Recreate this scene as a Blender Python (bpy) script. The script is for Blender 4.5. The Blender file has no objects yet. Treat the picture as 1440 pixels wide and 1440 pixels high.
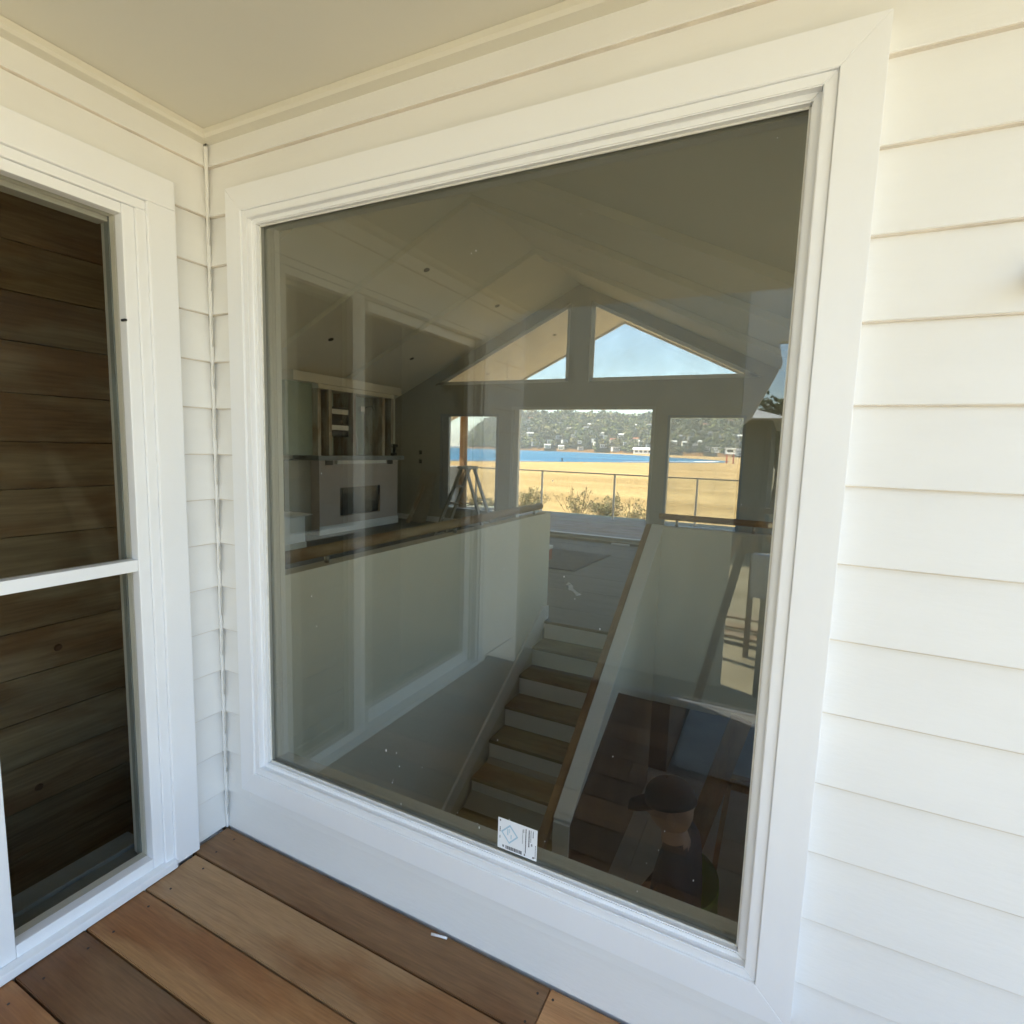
import bpy, bmesh, math, random
from mathutils import Vector, Matrix, noise
random.seed(7)
R = math.radians
D = bpy.data
SC = bpy.context.scene
COL = SC.collection

# ------------------------------------------------------------------ camera, sky, sun, exposure
cam = D.cameras.new('camera'); camo = D.objects.new('camera', cam); COL.objects.link(camo)
camo.location = (1.70680, -1.20763, 1.39620)
camo.rotation_euler = (R(83.28003), R(-1.76394), R(26.49822))
cam.sensor_fit = 'HORIZONTAL'; cam.sensor_width = 36.0
cam.lens = 771.148 / 1440.0 * 36.0
cam.clip_start = 0.02; cam.clip_end = 20000
SC.camera = camo

SUN_AZ = Vector((-0.93, -0.37, 0)).normalized(); SUN_EL = R(50)
sun_dir = Vector((SUN_AZ.x * math.cos(SUN_EL), SUN_AZ.y * math.cos(SUN_EL), math.sin(SUN_EL)))
w = D.worlds.new('World'); SC.world = w; w.use_nodes = True
wn = w.node_tree.nodes; wl = w.node_tree.links
bg = wn['Background']; bg.inputs['Strength'].default_value = 0.098
sky = wn.new('ShaderNodeTexSky'); sky.sky_type = 'NISHITA'; sky.sun_disc = False
sky.sun_elevation = SUN_EL; sky.sun_rotation = math.atan2(sun_dir.x, sun_dir.y)
sky.altitude = 0; sky.air_density = 1.0; sky.dust_density = 0.1; sky.ozone_density = 2.0
wl.new(sky.outputs[0], bg.inputs[0])
sl = D.lights.new('sun', 'SUN'); sl.energy = 3.6; sl.angle = R(0.5); sl.color = (1.0, 0.95, 0.87)
so = D.objects.new('sun', sl); COL.objects.link(so)
so.rotation_euler = (-sun_dir).to_track_quat('-Z', 'Y').to_euler(); so.location = (0, -20, 30)

vs = SC.view_settings
vs.view_transform = 'Standard'; vs.look = 'None'; vs.gamma = 1.0; vs.use_curve_mapping = False
vs.exposure = 2.78
SC.render.engine = 'CYCLES'
cy = SC.cycles
cy.use_denoising = True; cy.max_bounces = 8; cy.diffuse_bounces = 5; cy.glossy_bounces = 3
cy.transparent_max_bounces = 24; cy.caustics_reflective = False; cy.caustics_refractive = False
cy.sample_clamp_indirect = 8.0; cy.use_adaptive_sampling = True; cy.adaptive_threshold = 0.02

# ------------------------------------------------------------------ material helpers
MATS = {}
def nodes_of(name):
    m = D.materials.new(name); m.use_nodes = True
    nt = m.node_tree; return m, nt, nt.nodes, nt.links, nt.nodes['Principled BSDF']

def paint(name, col, rough=0.5, var=0.04, scale=6.0, bump=0.0, bscale=180.0, spec=0.5, metal=0.0, objcol=False, stretch=(1, 1, 1), detail=4):
    """colour with a soft noise variation and fine relief"""
    m, nt, n, l, b = nodes_of(name)
    tc = n.new('ShaderNodeTexCoord'); mp = n.new('ShaderNodeMapping'); mp.inputs['Scale'].default_value = stretch
    l.new(tc.outputs['Object'], mp.inputs[0])
    ns = n.new('ShaderNodeTexNoise'); ns.inputs['Scale'].default_value = scale; ns.inputs['Detail'].default_value = detail
    l.new(mp.outputs[0], ns.inputs['Vector'])
    hsv = n.new('ShaderNodeHueSaturation')
    mr = n.new('ShaderNodeMapRange'); mr.inputs['From Min'].default_value = 0.25; mr.inputs['From Max'].default_value = 0.75
    mr.inputs['To Min'].default_value = 1 - var; mr.inputs['To Max'].default_value = 1 + var
    l.new(ns.outputs['Fac'], mr.inputs['Value']); l.new(mr.outputs[0], hsv.inputs['Value'])
    if objcol:
        oi = n.new('ShaderNodeObjectInfo'); l.new(oi.outputs['Color'], hsv.inputs['Color'])
    else:
        hsv.inputs['Color'].default_value = (*col, 1)
    l.new(hsv.outputs[0], b.inputs['Base Color'])
    b.inputs['Roughness'].default_value = rough; b.inputs['Specular IOR Level'].default_value = spec
    b.inputs['Metallic'].default_value = metal
    if bump:
        n2 = n.new('ShaderNodeTexNoise'); n2.inputs['Scale'].default_value = bscale; n2.inputs['Detail'].default_value = 3
        l.new(mp.outputs[0], n2.inputs['Vector'])
        bp = n.new('ShaderNodeBump'); bp.inputs['Strength'].default_value = bump; bp.inputs['Distance'].default_value = 0.01
        l.new(n2.outputs['Fac'], bp.inputs['Height']); l.new(bp.outputs[0], b.inputs['Normal'])
    MATS[name] = m; return m

def wood(name, axis='X', rough=0.5, contrast=0.45, gscale=3.0, bump=0.15, stain=None, knots=False, col=None):
    """grain stretched along one axis; base colour from the object colour"""
    m, nt, n, l, b = nodes_of(name)
    tc = n.new('ShaderNodeTexCoord'); oi = n.new('ShaderNodeObjectInfo')
    mp = n.new('ShaderNodeMapping')
    s = {'X': (0.55, 9, 9), 'Y': (9, 0.55, 9), 'Z': (9, 9, 0.55)}[axis]; mp.inputs['Scale'].default_value = s
    off = n.new('ShaderNodeVectorMath'); off.operation = 'ADD'
    cx = n.new('ShaderNodeCombineXYZ'); mm = n.new('ShaderNodeMath'); mm.operation = 'MULTIPLY'; mm.inputs[1].default_value = 40
    l.new(oi.outputs['Random'], mm.inputs[0])
    for i in range(3): l.new(mm.outputs[0], cx.inputs[i])
    l.new(tc.outputs['Object'], off.inputs[0]); l.new(cx.outputs[0], off.inputs[1]); l.new(off.outputs[0], mp.inputs[0])
    g = n.new('ShaderNodeTexNoise'); g.inputs['Scale'].default_value = gscale; g.inputs['Detail'].default_value = 8; g.inputs['Distortion'].default_value = 0.6
    l.new(mp.outputs[0], g.inputs['Vector'])
    f = n.new('ShaderNodeTexNoise'); f.inputs['Scale'].default_value = gscale * 7; f.inputs['Detail'].default_value = 4
    l.new(mp.outputs[0], f.inputs['Vector'])
    mix = n.new('ShaderNodeMix'); mix.inputs[0].default_value = 0.5
    l.new(g.outputs['Fac'], mix.inputs[2]); l.new(f.outputs['Fac'], mix.inputs[3])
    mr = n.new('ShaderNodeMapRange'); mr.inputs['From Min'].default_value = 0.3; mr.inputs['From Max'].default_value = 0.7
    mr.inputs['To Min'].default_value = 1 - contrast; mr.inputs['To Max'].default_value = 1 + contrast * 0.7
    l.new(mix.outputs[0], mr.inputs['Value'])
    hsv = n.new('ShaderNodeHueSaturation'); l.new(mr.outputs[0], hsv.inputs['Value'])
    if col: hsv.inputs['Color'].default_value = (*col, 1)
    else: l.new(oi.outputs['Color'], hsv.inputs['Color'])
    out = hsv.outputs[0]
    # broad patches of a redder / greyer tone
    pn = n.new('ShaderNodeTexNoise'); pn.inputs['Scale'].default_value = 2.2; pn.inputs['Detail'].default_value = 5
    mp2 = n.new('ShaderNodeMapping'); mp2.inputs['Scale'].default_value = {'X': (1, 3, 3), 'Y': (3, 1, 3), 'Z': (3, 3, 1)}[axis]
    l.new(off.outputs[0], mp2.inputs[0]); l.new(mp2.outputs[0], pn.inputs['Vector'])
    cr = n.new('ShaderNodeValToRGB'); cr.color_ramp.elements[0].position = 0.44; cr.color_ramp.elements[1].position = 0.60
    cr.color_ramp.elements[0].color = (1.0, 1.0, 1.0, 1); cr.color_ramp.elements[1].color = (0.74, 0.60, 0.50, 1)
    l.new(pn.outputs['Fac'], cr.inputs[0])
    mx = n.new('ShaderNodeMix'); mx.data_type = 'RGBA'; mx.blend_type = 'MULTIPLY'; mx.inputs[0].default_value = 1.0
    l.new(out, mx.inputs[6]); l.new(cr.outputs[0], mx.inputs[7]); out = mx.outputs[2]
    if stain:   # a damp patch with a wavy outline covering x > stain
        sx = n.new('ShaderNodeSeparateXYZ'); l.new(tc.outputs['Object'], sx.inputs[0])
        wn_ = n.new('ShaderNodeTexNoise'); wn_.inputs['Scale'].default_value = 9; wn_.inputs['Detail'].default_value = 4
        l.new(tc.outputs['Object'], wn_.inputs['Vector'])
        a = n.new('ShaderNodeMath'); a.operation = 'MULTIPLY_ADD'; a.inputs[1].default_value = 0.28
        l.new(wn_.outputs['Fac'], a.inputs[0]); l.new(sx.outputs['X'], a.inputs[2])
        st = n.new('ShaderNodeMapRange'); st.inputs['From Min'].default_value = stain; st.inputs['From Max'].default_value = stain + 0.012
        l.new(a.outputs[0], st.inputs['Value'])
        dk = n.new('ShaderNodeMix'); dk.data_type = 'RGBA'; dk.blend_type = 'MULTIPLY'; dk.inputs[7].default_value = (0.42, 0.33, 0.28, 1)
        l.new(st.outputs[0], dk.inputs[0]); l.new(out, dk.inputs[6]); out = dk.outputs[2]
    l.new(out, b.inputs['Base Color'])
    b.inputs['Roughness'].default_value = rough; b.inputs['Specular IOR Level'].default_value = 0.35
    bp = n.new('ShaderNodeBump'); bp.inputs['Strength'].default_value = bump; bp.inputs['Distance'].default_value = 0.004
    l.new(f.outputs['Fac'], bp.inputs['Height']); l.new(bp.outputs[0], b.inputs['Normal'])
    MATS[name] = m; return m

def glass(name, tint=(0.9, 0.93, 0.9), f0=0.04, haze=0.0):
    """flat pane: clear straight-through transmission plus a Fresnel mirror reflection on each face"""
    m, nt, n, l, b = nodes_of(name); n.remove(b)
    out = n['Material Output']
    geo = n.new('ShaderNodeNewGeometry'); dt = n.new('ShaderNodeVectorMath'); dt.operation = 'DOT_PRODUCT'
    l.new(geo.outputs['Incoming'], dt.inputs[0]); l.new(geo.outputs['Normal'], dt.inputs[1])
    ab = n.new('ShaderNodeMath'); ab.operation = 'ABSOLUTE'; l.new(dt.outputs['Value'], ab.inputs[0])
    om = n.new('ShaderNodeMath'); om.operation = 'SUBTRACT'; om.inputs[0].default_value = 1; l.new(ab.outputs[0], om.inputs[1])
    pw = n.new('ShaderNodeMath'); pw.operation = 'POWER'; pw.inputs[1].default_value = 5; l.new(om.outputs[0], pw.inputs[0])
    fr = n.new('ShaderNodeMath'); fr.operation = 'MULTIPLY_ADD'; fr.inputs[1].default_value = 1 - f0; fr.inputs[2].default_value = f0
    l.new(pw.outputs[0], fr.inputs[0])
    tr = n.new('ShaderNodeBsdfTransparent'); tr.inputs[0].default_value = (*tint, 1)
    gl = n.new('ShaderNodeBsdfGlossy'); gl.inputs['Roughness'].default_value = 0.0; gl.inputs['Color'].default_value = (0.97, 1, 0.96, 1)
    mx = n.new('ShaderNodeMixShader'); l.new(fr.outputs[0], mx.inputs[0]); l.new(tr.outputs[0], mx.inputs[1]); l.new(gl.outputs[0], mx.inputs[2])
    sh = mx.outputs[0]
    if haze:   # a patchy pale diffuse film over the pane
        df = n.new('ShaderNodeBsdfDiffuse'); df.inputs[0].default_value = (0.75, 0.74, 0.7, 1)
        ns = n.new('ShaderNodeTexNoise'); ns.inputs['Scale'].default_value = 2.5; ns.inputs['Detail'].default_value = 6
        tc = n.new('ShaderNodeTexCoord'); l.new(tc.outputs['Object'], ns.inputs['Vector'])
        mr = n.new('ShaderNodeMapRange'); mr.inputs['From Min'].default_value = 0.3; mr.inputs['From Max'].default_value = 0.75
        mr.inputs['To Min'].default_value = haze * 0.3; mr.inputs['To Max'].default_value = haze
        l.new(ns.outputs['Fac'], mr.inputs['Value'])
        m2 = n.new('ShaderNodeMixShader'); l.new(mr.outputs[0], m2.inputs[0]); l.new(sh, m2.inputs[1]); l.new(df.outputs[0], m2.inputs[2]); sh = m2.outputs[0]
    l.new(sh, out.inputs['Surface']); MATS[name] = m; return m

def vcol(name, rough=0.9, spec=0.1, trans=0.0):
    m, nt, n, l, b = nodes_of(name)
    at = n.new('ShaderNodeAttribute'); at.attribute_name = 'Col'
    l.new(at.outputs['Color'], b.inputs['Base Color']); b.inputs['Roughness'].default_value = rough; b.inputs['Specular IOR Level'].default_value = spec
    MATS[name] = m; return m

paint('white_board', (0.81, 0.805, 0.78), 0.45, 0.03, 5, 0.04, 70, stretch=(0.5, 0.5, 2))
paint('white_trim', (0.85, 0.86, 0.87), 0.35, 0.015, 4, 0.02, 120)
paint('ceiling_paint', (0.70, 0.67, 0.575), 0.65, 0.02, 2, 0.03, 200)
paint('sealant', (0.78, 0.77, 0.72), 0.4, 0.08, 40, 0.3, 60)
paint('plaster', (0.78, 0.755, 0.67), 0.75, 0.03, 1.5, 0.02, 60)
paint('plaster_backlit', (0.40, 0.385, 0.33), 0.75, 0.05, 1.5)  # white plaster with the wall's backlit shade put into its colour
paint('plaster_dark', (0.42, 0.41, 0.37), 0.8, 0.06, 2, 0.05, 50)
paint('wet_area_sheet', (0.40, 0.50, 0.45), 0.8, 0.08, 3)
paint('cement_sheet', (0.50, 0.44, 0.41), 0.8, 0.05, 3)
paint('floor_paper', (0.145, 0.155, 0.16), 0.7, 0.22, 3, 0.12, 9, stretch=(0.4, 3, 1))
paint('concrete', (0.40, 0.40, 0.39), 0.6, 0.18, 2.5, 0.08, 40)
paint('dark_brown', (0.13, 0.095, 0.07), 0.7, 0.2, 3)
paint('alu_grey', (0.30, 0.33, 0.36), 0.4, 0.05, 10, metal=0.3)
paint('alu_mill', (0.50, 0.49, 0.45), 0.45, 0.08, 14, metal=0.3)
paint('cement_wall', (0.46, 0.43, 0.33), 0.7, 0.05, 2, 0.03, 60)
paint('soffit_paint', (0.86, 0.85, 0.82), 0.6, 0.02, 2)
paint('alu_backlit', (0.24, 0.225, 0.19), 0.5, 0.1, 14)  # ladder metal darkened: its backlit shade is put into the colour
paint('bounce_concrete', (0.42, 0.365, 0.25), 0.9, 0.08, 2, 0.1, 30)
paint('drop_cloth', (0.26, 0.26, 0.25), 0.8, 0.15, 4, 0.2, 40)
paint('lap_tan', (0.68, 0.62, 0.54), 0.9, 0.15, 12)  # tan strip along the lower edge of each board
paint('black', (0.012, 0.012, 0.013), 0.5, 0.2, 20)
paint('dark_gap', (0.03, 0.022, 0.018), 0.9, 0.1, 10)
paint('sill_grey', (0.20, 0.23, 0.25), 0.4, 0.12, 12, 0.1, 60)
paint('grey_plastic', (0.45, 0.46, 0.47), 0.5, 0.05, 8)
paint('off_white_plastic', (0.80, 0.80, 0.80), 0.35, 0.02, 8)
paint('red_box', (0.42, 0.09, 0.05), 0.6, 0.15, 20)
paint('blue_blanket', (0.10, 0.12, 0.16), 0.95, 0.25, 25, 0.5, 60)
paint('cable_brown', (0.10, 0.05, 0.025), 0.5, 0.1, 20)
paint('sand_board', (0.36, 0.32, 0.25), 0.8, 0.1, 8)
paint('steel', (0.35, 0.35, 0.34), 0.35, 0.1, 20, metal=0.9)
paint('screw_dark', (0.03, 0.022, 0.018), 0.6, 0.1, 20)
paint('roof_metal', (0.50, 0.52, 0.52), 0.45, 0.05, 2)
paint('fascia', (0.66, 0.63, 0.55), 0.5, 0.04, 3)
paint('pale_roof', (0.75, 0.74, 0.70), 0.5, 0.05, 2)
paint('dark_cladding', (0.085, 0.082, 0.075), 0.8, 0.25, 3, stretch=(6, 6, 0.4))
paint('house_paint', (1, 1, 1), 0.7, 0.05, 1, objcol=True)
paint('window_dark', (0.03, 0.04, 0.05), 0.15, 0.1, 2)
paint('skin', (0.26, 0.15, 0.105), 0.55, 0.06, 20)
paint('cap_black', (0.012, 0.013, 0.015), 0.85, 0.2, 40, 0.2, 300)
paint('shirt_dark', (0.020, 0.023, 0.030), 0.9, 0.25, 14, 0.3, 220)
paint('trouser', (0.045, 0.045, 0.05), 0.9, 0.2, 14)
paint('boot', (0.10, 0.06, 0.035), 0.6, 0.2, 20)
paint('hi_vis', (0.17, 0.30, 0.045), 0.8, 0.1, 12)
paint('label_paper', (0.84, 0.86, 0.88), 0.35, 0.01, 10)
paint('label_ink', (0.06, 0.06, 0.07), 0.5, 0.05, 10)
paint('label_blue', (0.42, 0.60, 0.70), 0.5, 0.03, 10)
paint('brass', (0.30, 0.20, 0.09), 0.4, 0.1, 20, metal=0.5)
paint('dust', (0.72, 0.72, 0.68), 0.9, 0.1, 30)
paint('foam', (0.85, 0.86, 0.86), 0.9, 0.05, 1)
paint('bark', (0.12, 0.09, 0.065), 0.9, 0.25, 6, 0.4, 20, stretch=(3, 3, 0.6))
paint('twig', (0.30, 0.22, 0.15), 0.9, 0.2, 10)
paint('rope_green', (0.05, 0.50, 0.30), 0.4, 0.1, 10)
paint('plywood', (0.36, 0.25, 0.14), 0.75, 0.12, 3, stretch=(0.5, 5, 5))
wood('deck_wood', 'X', 0.5, 0.32, 3.4)
wood('deck_wood_stained', 'X', 0.42, 0.32, 3.4, stain=0.44)
wood('timber_y', 'Y', 0.5, 0.3, 2.5)
wood('timber_z', 'Z', 0.6, 0.35, 2.5)
wood('lining_y', 'Y', 0.65, 0.4, 1.5)
wood('grey_deck', 'X', 0.6, 0.4, 2.0)
wood('tread', 'X', 0.6, 0.3, 2.5, col=(0.29, 0.265, 0.15))
glass('window_glass', (0.665, 0.665, 0.615), 0.066)
glass('door_glass', (0.90, 0.89, 0.84), 0.004)
glass('far_glass', (0.93, 0.94, 0.94), 0.04, haze=0.17)
glass('clear_glass', (0.95, 0.965, 0.96), 0.03)
vcol('foliage', 0.75, 0.2); vcol('hill_ground', 0.95, 0.05)

# ground: dirt on the street side, sand on the beach side
def ground_mat():
    m, nt, n, l, b = nodes_of('ground_mat')
    tc = n.new('ShaderNodeTexCoord'); sp = n.new('ShaderNodeSeparateXYZ'); l.new(tc.outputs['Object'], sp.inputs[0])
    n1 = n.new('ShaderNodeTexNoise'); n1.inputs['Scale'].default_value = 0.9; n1.inputs['Detail'].default_value = 9; l.new(tc.outputs['Object'], n1.inputs['Vector'])
    n2 = n.new('ShaderNodeTexNoise'); n2.inputs['Scale'].default_value = 0.09; n2.inputs['Detail'].default_value = 6
    mp = n.new('ShaderNodeMapping'); mp.inputs['Scale'].default_value = (0.35, 1.6, 1); l.new(tc.outputs['Object'], mp.inputs[0]); l.new(mp.outputs[0], n2.inputs['Vector'])
    sand = n.new('ShaderNodeValToRGB'); e = sand.color_ramp.elements
    e[0].position = 0.32; e[0].color = (0.39, 0.25, 0.10, 1); e[1].position = 0.62; e[1].color = (0.52, 0.35, 0.155, 1)
    l.new(n2.outputs['Fac'], sand.inputs[0])
    dirt = n.new('ShaderNodeValToRGB'); e = dirt.color_ramp.elements
    e[0].position = 0.35; e[0].color = (0.285, 0.24, 0.145, 1); e[1].position = 0.65; e[1].color = (0.445, 0.385, 0.25, 1)
    l.new(n1.outputs['Fac'], dirt.inputs[0])
    fs = n.new('ShaderNodeMapRange'); fs.inputs['From Min'].default_value = 0.35; fs.inputs['From Max'].default_value = 0.65; fs.inputs['To Min'].default_value = 0.86; fs.inputs['To Max'].default_value = 1.08
    l.new(n1.outputs['Fac'], fs.inputs['Value']); sv = n.new('ShaderNodeHueSaturation'); l.new(sand.outputs[0], sv.inputs['Color']); l.new(fs.outputs[0], sv.inputs['Value'])
    st = n.new('ShaderNodeMath'); st.operation = 'GREATER_THAN'; st.inputs[1].default_value = 6.0; l.new(sp.outputs['Y'], st.inputs[0])
    mx = n.new('ShaderNodeMix'); mx.data_type = 'RGBA'; l.new(st.outputs[0], mx.inputs[0]); l.new(dirt.outputs[0], mx.inputs[6]); l.new(sv.outputs[0], mx.inputs[7])
    l.new(mx.outputs[2], b.inputs['Base Color']); b.inputs['Roughness'].default_value = 0.95; b.inputs['Specular IOR Level'].default_value = 0.1
    bp = n.new('ShaderNodeBump'); bp.inputs['Strength'].default_value = 0.6; bp.inputs['Distance'].default_value = 0.12
    l.new(n1.outputs['Fac'], bp.inputs['Height']); l.new(bp.outputs[0], b.inputs['Normal'])
    MATS['ground_mat'] = m
ground_mat()
def sea_mat():
    m, nt, n, l, b = nodes_of('sea_mat')
    tc = n.new('ShaderNodeTexCoord'); mp = n.new('ShaderNodeMapping'); mp.inputs['Scale'].default_value = (0.25, 1, 1); l.new(tc.outputs['Object'], mp.inputs[0])
    ns = n.new('ShaderNodeTexNoise'); ns.inputs['Scale'].default_value = 0.02; ns.inputs['Detail'].default_value = 8; l.new(mp.outputs[0], ns.inputs['Vector'])
    cr = n.new('ShaderNodeValToRGB'); e = cr.color_ramp.elements
    e[0].position = 0.35; e[0].color = (0.02, 0.10, 0.20, 1); e[1].position = 0.68; e[1].color = (0.05, 0.20, 0.33, 1); l.new(ns.outputs['Fac'], cr.inputs[0])
    l.new(cr.outputs[0], b.inputs['Base Color']); b.inputs['Roughness'].default_value = 0.55; b.inputs['Specular IOR Level'].default_value = 0.3
    MATS['sea_mat'] = m
sea_mat()

# ------------------------------------------------------------------ object helpers
def wloc(o):
    v = Vector((0, 0, 0))
    while o is not None:
        v = v + o.location; o = o.parent
    return v
def tag(o, label=None, cat=None, group=None, kind=None):
    if label: o['label'] = label
    if cat: o['category'] = cat
    if group: o['group'] = group
    if kind: o['kind'] = kind
    return o
def empty(name, loc, label=None, cat=None, group=None, kind=None):
    o = D.objects.new(name, None); COL.objects.link(o); o.location = loc; o.empty_display_size = 0.1
    return tag(o, label, cat, group, kind)
def link(name, me, mat, parent=None, smooth=False):
    if mat is not None: me.materials.append(MATS[mat] if isinstance(mat, str) else mat)
    if smooth:
        for p in me.polygons: p.use_smooth = True
    o = D.objects.new(name, me); COL.objects.link(o)
    if parent is not None: o.parent = parent
    return o
def from_bm(name, bm, mat, parent=None, smooth=False):
    if parent is not None: bmesh.ops.translate(bm, verts=bm.verts, vec=-wloc(parent))
    bmesh.ops.recalc_face_normals(bm, faces=bm.faces)
    me = D.meshes.new(name); bm.to_mesh(me); bm.free()
    return link(name, me, mat, parent, smooth)
def bbox(bm, x0, x1, y0, y1, z0, z1):
    v = [bm.verts.new(p) for p in ((x0, y0, z0), (x1, y0, z0), (x1, y1, z0), (x0, y1, z0), (x0, y0, z1), (x1, y0, z1), (x1, y1, z1), (x0, y1, z1))]
    for f in ((3, 2, 1, 0), (4, 5, 6, 7), (0, 1, 5, 4), (1, 2, 6, 5), (2, 3, 7, 6), (3, 0, 4, 7)): bm.faces.new([v[i] for i in f])
def box(name, x0, x1, y0, y1, z0, z1, mat, parent=None, bevel=0.0, seg=2):
    bm = bmesh.new(); bbox(bm, min(x0, x1), max(x0, x1), min(y0, y1), max(y0, y1), min(z0, z1), max(z0, z1))
    if bevel: bmesh.ops.bevel(bm, geom=bm.edges[:], offset=bevel, segments=seg, affect='EDGES', profile=0.6)
    return from_bm(name, bm, mat, parent)
def bprism(bm, prof, axis, a, b):
    """prof: 2-D outline; axis X -> (y,z), Y -> (x,z), Z -> (x,y)"""
    def P(p, t): return {'X': (t, p[0], p[1]), 'Y': (p[0], t, p[1]), 'Z': (p[0], p[1], t)}[axis]
    A = [bm.verts.new(P(p, a)) for p in prof]; B = [bm.verts.new(P(p, b)) for p in prof]
    n = len(prof); bm.faces.new(A); bm.faces.new(B[::-1])
    for i in range(n): bm.faces.new((A[i], B[i], B[(i + 1) % n], A[(i + 1) % n]))
def prism(name, prof, axis, a, b, mat, parent=None, bevel=0.0):
    bm = bmesh.new(); bprism(bm, prof, axis, a, b)
    if bevel: bmesh.ops.bevel(bm, geom=bm.edges[:], offset=bevel, segments=2, affect='EDGES')
    return from_bm(name, bm, mat, parent)
def btube(bm, pts, r, seg=8, r1=None, cap=True):
    pts = [Vector(p) for p in pts]; rings = []; n = len(pts)
    for i, p in enumerate(pts):
        t = (pts[min(i + 1, n - 1)] - pts[max(i - 1, 0)]).normalized()
        u = t.cross(Vector((0, 0, 1)));
        if u.length < 1e-3: u = t.cross(Vector((1, 0, 0)))
        u.normalize(); v = t.cross(u)
        rr = r if r1 is None else r + (r1 - r) * i / max(1, n - 1)
        rings.append([bm.verts.new(p + (u * math.cos(2 * math.pi * k / seg) + v * math.sin(2 * math.pi * k / seg)) * rr) for k in range(seg)])
    for i in range(n - 1):
        for k in range(seg): bm.faces.new((rings[i][k], rings[i][(k + 1) % seg], rings[i + 1][(k + 1) % seg], rings[i + 1][k]))
    if cap: bm.faces.new(rings[0][::-1]); bm.faces.new(rings[-1])
def tube(name, pts, r, mat, parent=None, seg=8, r1=None, smooth=True):
    bm = bmesh.new(); btube(bm, pts, r, seg, r1); return from_bm(name, bm, mat, parent, smooth)
def bar(name, a, b, wd, th, mat, parent=None, up=(0, 0, 1), bevel=0.0):
    """rectangular bar from a to b"""
    a = Vector(a); b = Vector(b); t = (b - a).normalized(); u = t.cross(Vector(up)).normalized(); v = u.cross(t)
    bm = bmesh.new(); A = []; B = []
    for s, q in ((-1, -1), (1, -1), (1, 1), (-1, 1)):
        o = u * (s * wd / 2) + v * (q * th / 2); A.append(bm.verts.new(a + o)); B.append(bm.verts.new(b + o))
    bm.faces.new(A); bm.faces.new(B[::-1])
    for i in range(4): bm.faces.new((A[i], B[i], B[(i + 1) % 4], A[(i + 1) % 4]))
    if bevel: bmesh.ops.bevel(bm, geom=bm.edges[:], offset=bevel, segments=2, affect='EDGES')
    return from_bm(name, bm, mat, parent)
def colour(o, c): o.color = (*c, 1); return o

# ------------------------------------------------------------------ the ground, sea and hill
def ground():
    xs = [-3000, -1200, -600, -300, -150, -80, -40, -20, -10, 0, 10, 20, 40, 80, 150, 300, 600, 1200, 3000]
    ys = [-1500, -1000, -300, -120, -60, -30, -15, -8, -3, 0, 6, 9, 13, 14, 16, 20, 30, 50, 80, 120, 200, 400, 900, 2000, 5600]
    def z(x, y):
        if y < 13: return -1.98
        if y < 16: return -1.98 + 0.25 * math.sin((y - 13) / 3 * math.pi)
        t = min(1, (y - 16) / 100.0); return -1.98 - 1.52 * t
    bm = bmesh.new(); g = [[bm.verts.new((x, y, z(x, y))) for x in xs] for y in ys]
    for j in range(len(ys) - 1):
        for i in range(len(xs) - 1): bm.faces.new((g[j][i], g[j][i + 1], g[j + 1][i + 1], g[j + 1][i]))
    tag(from_bm('ground', bm, 'ground_mat'), kind='structure')
ground()
# shoreline measured on the ground (metres)
sea_pts = [(-2960, 20), (-300, 95), (-140, 108), (-100, 128), (-84, 172), (-70, 205), (-56, 236), (-48, 262), (-38, 285), (-30, 330), (-32, 400), (-60, 470), (-110, 560),
           (-180, 700), (-300, 900), (-460, 1020), (-640, 1080), (-900, 1180), (-1400, 5550), (-2960, 5550)]
bm = bmesh.new(); bm.faces.new([bm.verts.new((x, y, -3.44)) for x, y in sea_pts]); bmesh.ops.triangulate(bm, faces=bm.faces[:])
tag(from_bm('sea', bm, 'sea_mat'), kind='structure')
# white water where the waves run up the sand
def foam_patch(cx, cy, L, W, ang, seed):
    bm = bmesh.new(); vs_ = []
    for k in range(28):
        a = 2 * math.pi * k / 28; r = 1 + 0.35 * noise.noise(Vector((math.cos(a) * 1.7 + seed, math.sin(a) * 1.7, seed)))
        x = math.cos(a) * L * r; y = math.sin(a) * W * r
        vs_.append(bm.verts.new((cx + x * math.cos(ang) - y * math.sin(ang), cy + x * math.sin(ang) + y * math.cos(ang), -3.40)))
    bm.faces.new(vs_); return from_bm('sea_foam', bm, 'foam')
for i, (x, y, L, W, a) in enumerate([(-47, 300, 20, 3.0, 1.2), (-58, 262, 20, 1.4, 1.15), (-95, 170, 38, 0.6, 1.2), (-40, 345, 26, 5, 1.5)]):
    tag(foam_patch(x, y, L, W, a, i * 3.1), kind='structure')

# headland: azimuth from the beach, real distances
def hill_profile(az):
    """(base distance, ridge height) for a bearing in degrees left of +y"""
    P = [(-14, 900, 88), (-5, 880, 84), (2, 900, 80), (7, 950, 82), (11, 990, 84), (14, 1010, 76), (19, 1040, 82), (24, 1060, 82), (27, 1080, 80), (28.5, 1090, 72), (29.5, 1095, 56), (30.3, 1100, 36), (30.9, 1105, 14), (31.3, 1110, 3)]
    for (a, d, h), (a2, d2, h2) in zip(P, P[1:]):
        if a <= az <= a2:
            t = (az - a) / (a2 - a); return d + (d2 - d) * t, h + (h2 - h) * t
    return (P[0][1:] if az < P[0][0] else P[-1][1:])
def hill_pt(az, t):
    d, h = hill_profile(az); depth = 330
    r = d + depth * t
    zz = -3.5 + h * 0.93 * (1 - (1 - min(t, 1)) ** 1.7) + 5 * noise.noise(Vector((az * 0.5, t * 5, 2.2))) * min(1, t * 5)
    return Vector((1.7 - math.sin(R(az)) * r, math.cos(R(az)) * r, zz))
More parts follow.
